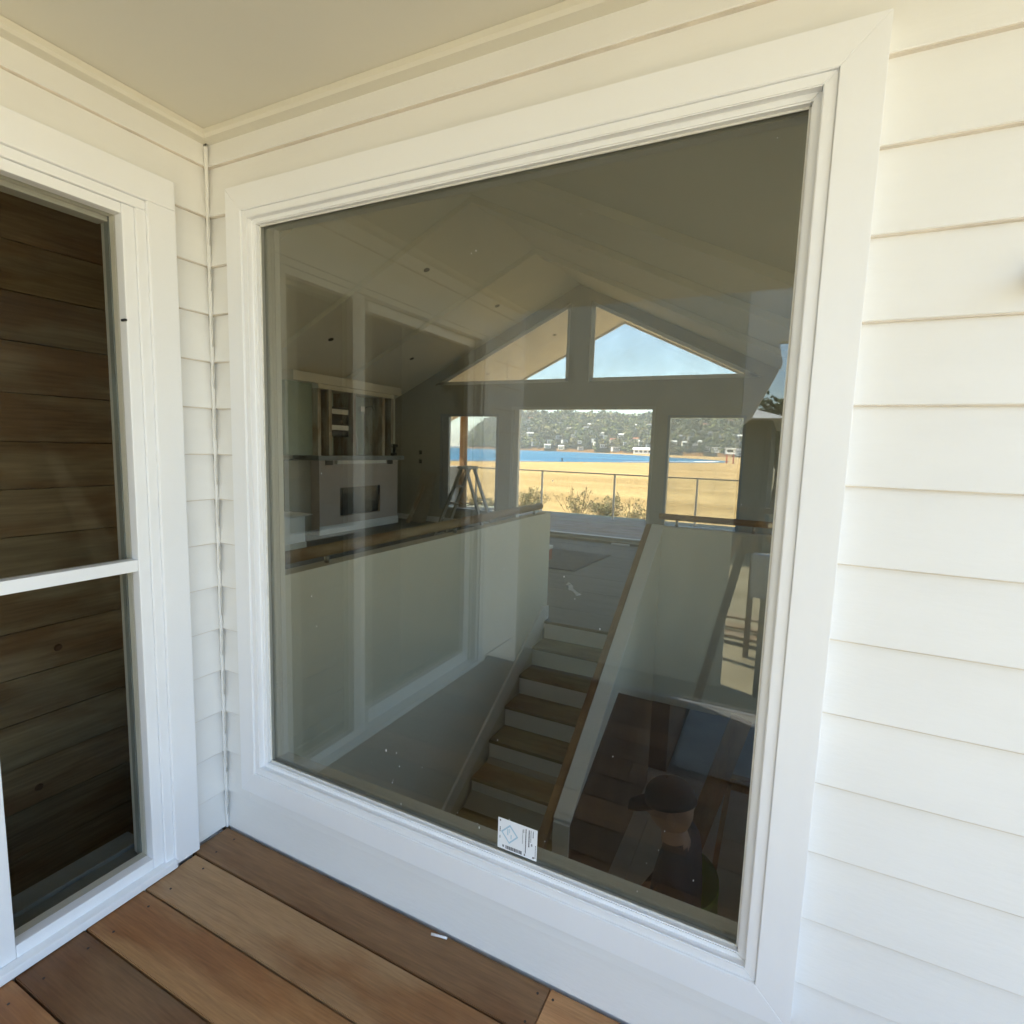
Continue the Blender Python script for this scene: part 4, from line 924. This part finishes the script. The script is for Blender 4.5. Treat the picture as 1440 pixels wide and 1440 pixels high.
# ------------------------------------------------------------------ the worker on the lower floor
def worker():
    P = empty('person', (1.42, 1.12, LOW), 'person in black cap, dark shirt and green vest standing on the lower floor, facing left', 'person')
    cx, cy_ = 1.44, 1.12
    J = {}
    def j(n, x, y, z, r): J[n] = ((cx + x, cy_ + y, LOW + z), r)
    j('pelvis', 0, 0, .92, .135); j('waist', -.01, 0, 1.06, .125); j('chest', -.02, 0, 1.26, .145); j('upper', -.025, 0, 1.38, .125); j('neck', -.03, 0, 1.465, .06); j('head', -.055, 0, 1.55, .07)
    for s, q in ((-1, 'l'), (1, 'r')):
        j(q + 'sh', -.02, s * .175, 1.385, .072); j(q + 'el', -.10, s * .225, 1.12, .048); j(q + 'wr', -.235, s * .18, .93, .033); j(q + 'pm', -.29, s * .175, .875, .036)
        j(q + 'hp', 0, s * .095, .88, .10); j(q + 'kn', -.02 - .03 * (s > 0), s * .105, .48, .066); j(q + 'an', .02 - .06 * (s > 0), s * .11, .09, .046); j(q + 'to', -.15 - .06 * (s > 0), s * .125, .04, .042)
        for f, (dy, L) in enumerate(((-.027, .072), (-.009, .082), (.009, .078), (.027, .062))):
            j(q + 'f%da' % f, -.315, s * .175 + dy, .850, .0095); j(q + 'f%db' % f, -.315 - L * .5, s * .175 + dy, .815, .0088); j(q + 'f%dc' % f, -.315 - L * .6, s * .175 + dy, .78, .008)
        j(q + 'ta', -.285, s * .175 - s * .038, .865, .0105); j(q + 'tb', -.325, s * .175 - s * .05, .835, .0092)
    E_ = [('pelvis', 'waist'), ('waist', 'chest'), ('chest', 'upper'), ('upper', 'neck'), ('neck', 'head')]
    for q in 'lr':
        E_ += [('upper', q + 'sh'), (q + 'sh', q + 'el'), (q + 'el', q + 'wr'), (q + 'wr', q + 'pm'), ('pelvis', q + 'hp'), (q + 'hp', q + 'kn'), (q + 'kn', q + 'an'), (q + 'an', q + 'to')]
        for f in range(4): E_ += [(q + 'pm', q + 'f%da' % f), (q + 'f%da' % f, q + 'f%db' % f), (q + 'f%db' % f, q + 'f%dc' % f)]
        E_ += [(q + 'pm', q + 'ta'), (q + 'ta', q + 'tb')]
    names = list(J); idx = {n: i for i, n in enumerate(names)}
    me = D.meshes.new('rig'); me.from_pydata([J[n][0] for n in names], [(idx[a], idx[b]) for a, b in E_], [])
    ro = D.objects.new('rig', me); COL.objects.link(ro)
    md = ro.modifiers.new('skin', 'SKIN'); md.use_smooth_shade = True
    for i, n in enumerate(names): me.skin_vertices[0].data[i].radius = (J[n][1], J[n][1] * (1.0)); me.skin_vertices[0].data[i].use_root = (n == 'pelvis')
    sb = ro.modifiers.new('sub', 'SUBSURF'); sb.levels = 2; sb.render_levels = 2
    dg = bpy.context.evaluated_depsgraph_get(); ev = ro.evaluated_get(dg); body = D.meshes.new_from_object(ev)
    D.objects.remove(ro)
    bm = bmesh.new(); bm.from_mesh(body)
    for v in bm.verts:        # torso wider than deep
        h = v.co.z - LOW
        if .85 < h < 1.44 and abs(v.co.y - cy_) < .2: v.co.y = cy_ + (v.co.y - cy_) * 1.15; v.co.x = cx - .01 + (v.co.x - cx + .01) * .86
    # head with face: ellipsoid shaped with brow, nose, chin
    hb = bmesh.new(); bmesh.ops.create_uvsphere(hb, u_segments=28, v_segments=20, radius=1)
    for v in hb.verts:
        x, y, z = v.co; sx = .098; sy = .076; sz = .118
        jaw = max(0, -z); X = x * sx * (1 - .12 * jaw); Y = y * sy * (1 - .28 * jaw); Z = z * sz
        if x < 0: 
            X -= .022 * math.exp(-((y / .16) ** 2) - (((z + .08) / .22) ** 2))          # nose
            X += .010 * math.exp(-(((abs(y) - .38) / .2) ** 2) - (((z - .08) / .14) ** 2))   # eye sockets
            X -= .008 * math.exp(-((y / .35) ** 2) - (((z + .48) / .1) ** 2))           # lips
            X -= .010 * math.exp(-((y / .35) ** 2) - (((z + .85) / .2) ** 2))           # chin
        v.co = (X, Y, Z)
    for s in (-1, 1):
        bmesh.ops.create_uvsphere(hb, u_segments=10, v_segments=8, radius=.03, matrix=Matrix.Translation((.012, s * .074, -.012)) @ Matrix.Diagonal((.6, .3, 1.05, 1)))
    tilt = Matrix.Rotation(R(-12), 4, 'Y')       # looks a little down
    for v in hb.verts: v.co = tilt @ v.co + Vector((cx - .065, cy_, LOW + 1.615))
    tm = D.meshes.new('t'); hb.to_mesh(tm); hb.free(); bm.from_mesh(tm)
    bmesh.ops.translate(bm, verts=bm.verts, vec=-wloc(P))
    for f in bm.faces:
        c = f.calc_center_median() + wloc(P); h = c.z - LOW; ay = abs(c.y - cy_)
        k = 0
        nk = math.hypot(c.x - (cx - .035), c.y - cy_)
        if h > 1.25 and h < 1.50 and (nk > .066 or h < 1.44): k = 1
        elif h < .11: k = 3
        elif h < .93 and c.x > cx - .2: k = 2
        elif h < 1.45 and not (c.x < cx - .14 and h < 1.06 and ay > .1): k = 1
        f.material_index = k; f.smooth = True
    bm.to_mesh(body); bm.free(); body.name = 'body'
    ids = [p.material_index for p in body.polygons]
    body.materials.clear()
    for m_ in ('skin', 'shirt_dark', 'trouser', 'boot'): body.materials.append(MATS[m_])
    for p, k in zip(body.polygons, ids): p.material_index = k
    link('body', body, None, P)
    H = Vector((cx - .065, cy_, LOW + 1.615))
    # eyes
    for s in (-1, 1):
        bm = bmesh.new(); bmesh.ops.create_uvsphere(bm, u_segments=10, v_segments=8, radius=.011)
        bmesh.ops.translate(bm, verts=bm.verts, vec=tilt @ Vector((-.083, s * .030, .010)) + H); from_bm('eye', bm, 'black', P, True)
    # cap: crown and peak
    bm = bmesh.new(); bmesh.ops.create_uvsphere(bm, u_segments=28, v_segments=16, radius=1)
    bmesh.ops.delete(bm, geom=[v for v in bm.verts if v.co.z < -.02], context='VERTS')
    for v in bm.verts:
        r_ = .112; v.co = tilt @ Vector((v.co.x * r_ + .006, v.co.y * .090, v.co.z ** .8 * .105 + .032 if v.co.z > 0 else .032)) + H
    bmesh.ops.solidify(bm, geom=bm.faces[:], thickness=.004); cap = from_bm('cap', bm, 'cap_black', P, True)
    bm = bmesh.new(); rows = []
    for i in range(9):
        t = i / 8; row = []
        for k in range(13):
            a = (k / 12 - .5) * 2; half = .078 * math.sqrt(max(0, 1 - (t * .86) ** 2.6))
            y = a * half; x = -.085 - .095 * t + .03 * (a * a) * (1 - t); z = .036 - .018 * t - .014 * a * a * (.4 + t)
            row.append(bm.verts.new(tilt @ Vector((x, y, z)) + H))
        rows.append(row)
    for i in range(8):
        for k in range(12): bm.faces.new((rows[i][k], rows[i][k + 1], rows[i + 1][k + 1], rows[i + 1][k]))
    bmesh.ops.solidify(bm, geom=bm.faces[:], thickness=.005); from_bm('peak', bm, 'cap_black', cap, True)
    bm = bmesh.new(); bmesh.ops.create_uvsphere(bm, u_segments=8, v_segments=6, radius=.008); bmesh.ops.translate(bm, verts=bm.verts, vec=tilt @ Vector((.006, 0, .139)) + H); from_bm('button', bm, 'cap_black', cap, True)
    # vest: green back and side panel wrapped round the torso
    bm = bmesh.new(); rows = []
    for i in range(10):
        z = .98 + .34 * i / 9; row = []
        rx = .172 if z < 1.2 else .168; ry = .212 - .03 * abs(z - 1.15)
        for k in range(19):
            a = R(-128 + 256 * k / 18); row.append(bm.verts.new((cx - .012 + rx * math.cos(a) * 1.0, cy_ + ry * math.sin(a), LOW + z)))
        rows.append(row)
    for i in range(9):
        for k in range(18): bm.faces.new((rows[i][k], rows[i][k + 1], rows[i + 1][k + 1], rows[i + 1][k]))
    bmesh.ops.solidify(bm, geom=bm.faces[:], thickness=.006); from_bm('vest', bm, 'hi_vis', P, True)
worker()
# trestle with a plank behind the worker
e = empty('saw_trestle', (1.75, 2.9, LOW), 'timber saw trestle standing on the lower floor behind the worker', 'trestle')
colour(box('top_beam', 1.45, 2.15, 2.93, 3.0, LOW + .70, LOW + .79, 'timber_z', e, .004), (.36, .25, .15))
for x in (1.52, 2.08):
    for s in (-1, 1): colour(bar('leg', (x, 2.965 + s * .03, LOW + .74), (x + (.06 if x > 1.8 else -.06), 2.965 + s * .26, LOW), .07, .035, 'timber_z', e, up=(1, 0, 0)), (.34, .23, .14))
tag(colour(bar('leaning_plank', (1.16, 1.75, LOW), (1.60, 1.95, -.05), .11, .04, 'timber_z', None, up=(0, 1, 0), bevel=.003), (.22, .15, .09)), 'timber plank propped up beside the worker', 'plank')

# ------------------------------------------------------------------ beach deck outside the gable
bd = empty('beach_deck', (-2, 11, F - .04), 'weathered grey boarded deck on the beach side', 'deck')
n_ = 0; y = YB + T + .01
rs = random.Random(8)
while y < 12.95:
    o = colour(box('deck_board', -6.9, 2.7, y, y + .134, F - .065, F - .04 + rs.uniform(-.001, .001), 'grey_deck', bd, .003), tuple(v * rs.uniform(.85, 1.12) for v in (.27, .25, .225))); y += .14
box('threshold', DR[0] + .06, DR[1] - .06, YB + .02, YB + .13, F - .003, F + .012, 'alu_mill', gw, .003)
box('fascia_board', -6.9, 2.7, 12.96, 12.99, F - .35, F - .045, 'grey_deck', bd)
for x in (-6.5, -4.2, -2, .2, 2.3):
    for yy in (9.6, 12.7): box('stump', x, x + .1, yy, yy + .1, -1.98, F - .07, 'timber_z', bd)
bal = empty('glass_balustrade', (-2, 12.5, F - .04), 'frameless looking glass balustrade with slim posts along the beach deck', 'balustrade')
px_ = [-6.25, -4.18, -2.17, -.15, 1.9]
for x in px_: box('post', x - .022, x + .022, 12.48, 12.524, F - .039, .775, 'white_trim', bal, .003)
box('top_rail', -6.3, 2.3, 12.472, 12.532, .776, .806, 'alu_mill', bal, .006)
for a, b in zip(px_, px_[1:]): box('pane', a + .03, b - .03, 12.497, 12.507, F + .03, .770, 'clear_glass', bal)
sd = empty('side_screen', (-6.55, 11, F - .04), 'low white side wall at the left end of the beach deck', 'wall')
box('wall_panel', -6.62, -6.52, 9.2, 12.44, F - .039, .80, 'white_board', sd, .004); box('cap', -6.64, -6.50, 9.2, 12.46, .8005, .83, 'white_trim', sd, .004)
e = empty('deck_post', (-6.42, 12.05, F - .04), 'timber post at the left corner of the beach deck carrying the roof', 'post')
colour(box('shaft', -6.50, -6.34, 11.97, 12.13, F - .039, cz(-6.42) - .09, 'timber_z', e, .006), (.46, .29, .14))
e = empty('deck_post', (2.3, 12.05, F - .04), 'timber post at the right corner of the beach deck carrying the roof', 'post')
colour(box('shaft', 2.22, 2.38, 11.97, 12.13, F - .039, cz(2.3) - .09, 'timber_z', e, .006), (.46, .29, .14))
# dune shrubs just beyond the deck
def shrub(x, y, h, r, label, seed, green):
    rs = random.Random(seed); z0 = -1.98
    e = empty('dune_shrub', (x, y, z0), label, 'shrub', 'shrubs on the dune beyond the deck')
    bm = bmesh.new(); tips = []
    for k in range(34):
        a = rs.uniform(0, 6.28); q = rs.uniform(.2, 1) * r; t = Vector((x + math.cos(a) * q, y + math.sin(a) * q * .6, z0 + h * rs.uniform(.6, 1.05)))
        m = Vector((x + math.cos(a) * q * .35, y + math.sin(a) * q * .2, z0 + h * .45)); btube(bm, [(x + math.cos(a) * .06, y, z0), m, t], .014, 4, .004, False); tips.append((m, t))
        for b in range(2):
            f = rs.uniform(.3, .9); p = m.lerp(t, f); q2 = p + Vector((rs.uniform(-.18, .18), rs.uniform(-.1, .1), rs.uniform(.05, .28))); btube(bm, [p, q2], .006, 3, .002, False); tips.append((p, q2))
    from_bm('stems', bm, 'twig', e)
    cs = [(tuple(m.lerp(t, rs.uniform(.2, .9))), .12, .12, 10, .028, rs.choice([(.22, .21, .10), (.18, .19, .08), (.30, .25, .14)])) for m, t in tips for _ in range(1 if not green else 3)]
    leaf_mesh('leaves', cs, 'foliage', e)
shrub(-6.9, 17.6, 1.85, .95, 'tall twiggy dune shrub nearest the left side of the doorway view', 1, True)
shrub(-5.0, 17.8, 2.0, 1.05, 'tall bare-topped dune shrub in the middle of the doorway view', 2, False)
shrub(-4.1, 18.4, 1.7, .8, 'low leafy dune shrub right of the tall bare-topped one', 3, True)
shrub(-2.9, 17.6, 1.75, .85, 'thin dry dune shrub at the right of the doorway view', 4, False)
shrub(-8.9, 17.4, 1.5, .9, 'leafy green dune shrub behind the stepladder, seen in the left window', 5, True)
def dune_grass():
    rs = random.Random(77); V = []; Fc = []; C = []
    for _ in range(2600):
        x = rs.uniform(-12, 4); y = rs.uniform(14.0, 20); z = -1.9; h = rs.uniform(.15, .5); a = rs.uniform(0, 6.28); lean = rs.uniform(.05, .25); wd = .012
        i = len(V); dx, dy = math.cos(a) * lean, math.sin(a) * lean
        V += [(x - wd, y, z - .2), (x + wd, y, z - .2), (x + dx, y + dy, z + h)]; Fc.append((i, i + 1, i + 2)); c = rs.choice([(.16, .16, .06), (.24, .20, .09), (.12, .14, .05)]); C += [(*c, 1)] * 3
    me = D.meshes.new('dune_grass'); me.from_pydata(V, [], Fc); ca = me.color_attributes.new('Col', 'FLOAT_COLOR', 'CORNER'); ca.data.foreach_set('color', [v for c in C for v in c])
    tag(link('dune_grass', me, 'foliage'), 'thin dry grass on the dune below the beach deck', 'grass', kind='stuff')
dune_grass()
# tiny walker on the sand by the water
def walker(x, y):
    z = -3.5; P = empty('person', (x, y, z), 'tiny distant person in dark clothes walking on the sand near the water', 'person')
    J = [((x, y, z + .95), .17), ((x, y, z + 1.4), .19), ((x, y, z + 1.52), .08), ((x, y, z + 1.64), .12), ((x - .28, y, z + 1.38), .07), ((x - .34, y - .1, z + .9), .05), ((x + .28, y, z + 1.38), .07), ((x + .36, y + .1, z + .9), .05),
         ((x - .2, y - .15, z + .5), .09), ((x - .3, y - .05, z + .04), .07), ((x + .22, y + .2, z + .5), .09), ((x + .34, y + .1, z + .04), .07)]
    me = D.meshes.new('rig'); me.from_pydata([p for p, r in J], [(0, 1), (1, 2), (2, 3), (1, 4), (4, 5), (1, 6), (6, 7), (0, 8), (8, 9), (0, 10), (10, 11)], [])
    ro = D.objects.new('rig', me); COL.objects.link(ro); ro.modifiers.new('skin', 'SKIN')
    for i, (p, r) in enumerate(J): me.skin_vertices[0].data[i].radius = (r, r); me.skin_vertices[0].data[i].use_root = i == 0
    ro.modifiers.new('sub', 'SUBSURF').levels = 1
    b = D.meshes.new_from_object(ro.evaluated_get(bpy.context.evaluated_depsgraph_get())); D.objects.remove(ro)
    b.transform(Matrix.Translation(-Vector((x, y, z)))); b.name = 'body'; b.materials.clear(); link('body', b, 'shirt_dark', P, True)
walker(-73.5, 192)

pth = box('bounce_slab', 2.75, 9.0, -9.0, 9.0, -1.99, -1.93, 'bounce_concrete'); tag(pth, kind='structure')  # unseen pale slab, added to bounce sunlight into the porch
ow = empty('added_wall', (-1.4, -7.0, -1.98), 'tall pale sheeted wall added across the court, facing the window', 'wall')  # invented wall that keeps bright sky out of the window reflection
for k in range(6):
    box('wall_sheet', -6.45 + 1.26 * k, -6.45 + 1.26 * k + 1.254, -7.0, -6.96, -1.98, 5.0, 'cement_wall', ow, .002)
for k in range(5): box('joint_batten', -6.45 + 1.26 * k + 1.225, -6.45 + 1.26 * k + 1.285, -6.96, -6.945, -1.97, 4.95, 'cement_wall', ow, .002)
box('wall_core', -6.44, 1.10, -7.12, -7.002, -1.98, 5.0, 'cement_wall', ow)
prism('eave_screen', [(1.112, 1.80), (1.22, 1.88), (1.56, 2.62), (1.5, 2.9), (3.4, 2.9), (3.4, 4.9), (1.112, 4.9)], 'Y', -7.2, -6.98, 'fascia', ow, .004)  # outline extended upward and sideways to block reflected sky
# ------------------------------------------------------------------ the yard behind the porch (seen in the reflection)
nb = empty('neighbour_house', (-4, -21, -1.98), 'neighbouring house with pale metal roof and dark boarded wall, reflected in the window', 'house')
box('wall', -13, 1.2, -27, -19, -1.98, 2.55, 'dark_cladding', nb)
bm = bmesh.new(); rv = [bm.verts.new(p) for p in ((-14, -28, 2.56), (1.75, -28, 2.56), (1.75, -18, 2.56), (-14, -18, 2.56), (-12, -23, 4.0), (-2.6, -23, 4.0))]
for f_ in ((0, 3, 2, 1), (3, 5, 4), (3, 2, 5), (2, 1, 5), (1, 0, 4), (1, 4, 5), (0, 4, 3)): bm.faces.new([rv[i] for i in f_])
from_bm('roof', bm, 'pale_roof', nb)
for k in range(11): box('batten', -12.5 + k * 1.35, -12.44 + k * 1.35, -18.998, -18.96, -1.9, 2.5, 'black', nb)
box('window', -4.5, -2.8, -18.99, -18.93, 0, 1.4, 'window_dark', nb); box('door', -.9, 0, -18.99, -18.94, -1.98, .15, 'window_dark', nb)
def yard_tree(x, y, h, r, label, seed):
    rs = random.Random(seed); z0 = -1.98; e = empty('garden_tree', (x, y, z0), label, 'tree', 'trees behind the neighbouring house')
    bm = bmesh.new(); btube(bm, [(x, y, z0), (x + .2, y, z0 + h * .3), (x, y + .3, z0 + h * .62)], .3, 8, .14)
    cs = []
    for k in range(16):
        a = rs.uniform(0, 6.28); q = r * rs.uniform(.15, .95); c = Vector((x + math.cos(a) * q, y + math.sin(a) * q, z0 + h * rs.uniform(.48, .98)))
        btube(bm, [(x, y, z0 + h * .4), ((x + c.x) / 2, (y + c.y) / 2, (z0 + h * .5 + c.z) / 2), c], .07, 5, .02)
        cs.append((tuple(c), r * .42, r * .32, 170, .16, rs.choice([(.05, .07, .03), (.065, .085, .035), (.045, .06, .03)])))
    from_bm('trunk', bm, 'bark', e); leaf_mesh('crown', cs, 'foliage', e)
for i, (x, y, h, r) in enumerate(((-9, -33, 8.2, 3.6), (-3.5, -32, 6.6, 3.2), (1.2, -34, 6.6, 3.4), (6.0, -31, 6.0, 3.0), (13, -30, 9, 4.2), (-16, -30, 9, 4))):
    yard_tree(x, y, h, r, ['broad dark tree behind the left end of the neighbouring house', 'low dark tree behind the middle of the neighbouring roof', 'tall dark tree behind the right half of the neighbouring roof', 'small dark tree just right of the neighbouring house', 'large dark tree far right of the neighbouring house', 'large dark tree far left of the neighbouring house'][i], 40 + i)
# builder's things in the yard
e = empty('timber_trestle', (1.2, -8.5, -1.98), 'rough timber trestle of posts and braces standing in the yard', 'trestle')
for x in (.3, 1.35, 2.5):
    colour(bar('post', (x, -8.5, -1.98), (x, -8.5, .45), .09, .09, 'timber_z', e, up=(0, 1, 0)), (.20, .15, .10))
colour(bar('top_plate', (.2, -8.5, .50), (2.6, -8.5, .50), .09, .09, 'timber_z', e), (.20, .15, .10))
colour(bar('brace', (.35, -8.42, -1.7), (1.3, -8.42, .4), .09, .035, 'timber_z', e, up=(0, 1, 0)), (.30, .22, .14))
colour(bar('brace', (2.5, -8.42, -1.7), (1.4, -8.42, .4), .09, .035, 'timber_z', e, up=(0, 1, 0)), (.30, .22, .14))
for i, (a, b, c) in enumerate((((.9, -4.9, -1.98), (1.45, -5.6, .9), (.10, .075, .05)), ((1.75, -5.2, -1.98), (2.1, -6.0, .55), (.34, .25, .15)))):
    tag(colour(bar('propped_beam', a, b, .09, .06, 'timber_z', None, up=(0, 1, 0)), c), ('dark beam propped up at the edge of the porch', 'pale beam propped up at the edge of the porch')[i], 'beam')
e = empty('meter_box', (1.6, -6.9, -1.98), 'grey steel meter box on a post in the yard', 'meter box')
box('case', 1.40, 1.75, -7.0, -6.82, -.55, .05, 'grey_plastic', e, .01); box('post', 1.54, 1.62, -6.96, -6.88, -1.98, -.551, 'steel', e); box('lid', 1.42, 1.73, -6.8195, -6.81, -.5, 0.0, 'alu_mill', e, .004)
for i, (x, y, L, a) in enumerate(((.2, -9.6, 3.4, .35), (.4, -9.9, 3.0, .28), (.1, -9.3, 3.2, .42), (.6, -10.2, 3.4, .2))):
    tag(colour(bar('stacked_plank', (x, y, -1.93 + .05 * i), (x + L * math.cos(a), y + L * math.sin(a) * .4, -1.93 + .05 * i), .22, .045, 'deck_wood', None), (.42, .33, .21)), 'pale plank lying on the timber pile in the yard', 'plank', 'planks of the timber pile')
# ------------------------------------------------------------------ small things on the porch
tag(tube('plastic_offcut', [(.905, -.022, .005), (.93, -.016, .005), (.952, -.012, .005)], .0035, 'off_white_plastic', None, 8), 'tiny white plastic offcut on the deck against the wall', 'offcut')
e = empty('wall_fitting', (2.06, -.0, 1.69), 'small brown metal fitting on the weatherboards at the right edge', 'fitting')
tube('backplate', [(2.065, .012, 1.694), (2.065, -.012, 1.694)], .022, 'brass', e, 16); tube('arm', [(2.065, -.012, 1.694), (2.065, -.05, 1.694), (2.07, -.066, 1.674)], .011, 'brass', e, 10)

# ------------------------------------------------------------------ sea air between here and the headland
hz = D.materials.new('haze_air'); hz.use_nodes = True; hn = hz.node_tree.nodes; hn.remove(hn['Principled BSDF'])
pvn = hn.new('ShaderNodeVolumePrincipled'); pvn.inputs['Color'].default_value = (0.93, 0.96, 1.0, 1); pvn.inputs['Density'].default_value = 0.00022; pvn.inputs['Anisotropy'].default_value = 0.2
hz.node_tree.links.new(pvn.outputs[0], hn['Material Output'].inputs['Volume']); MATS['haze_air'] = hz
hb_ = box('haze', -3100, 3100, -1600, 5700, -11.5, 128, 'haze_air'); tag(hb_, 'thin pale sea haze between the beach and the headland', 'haze', kind='stuff')
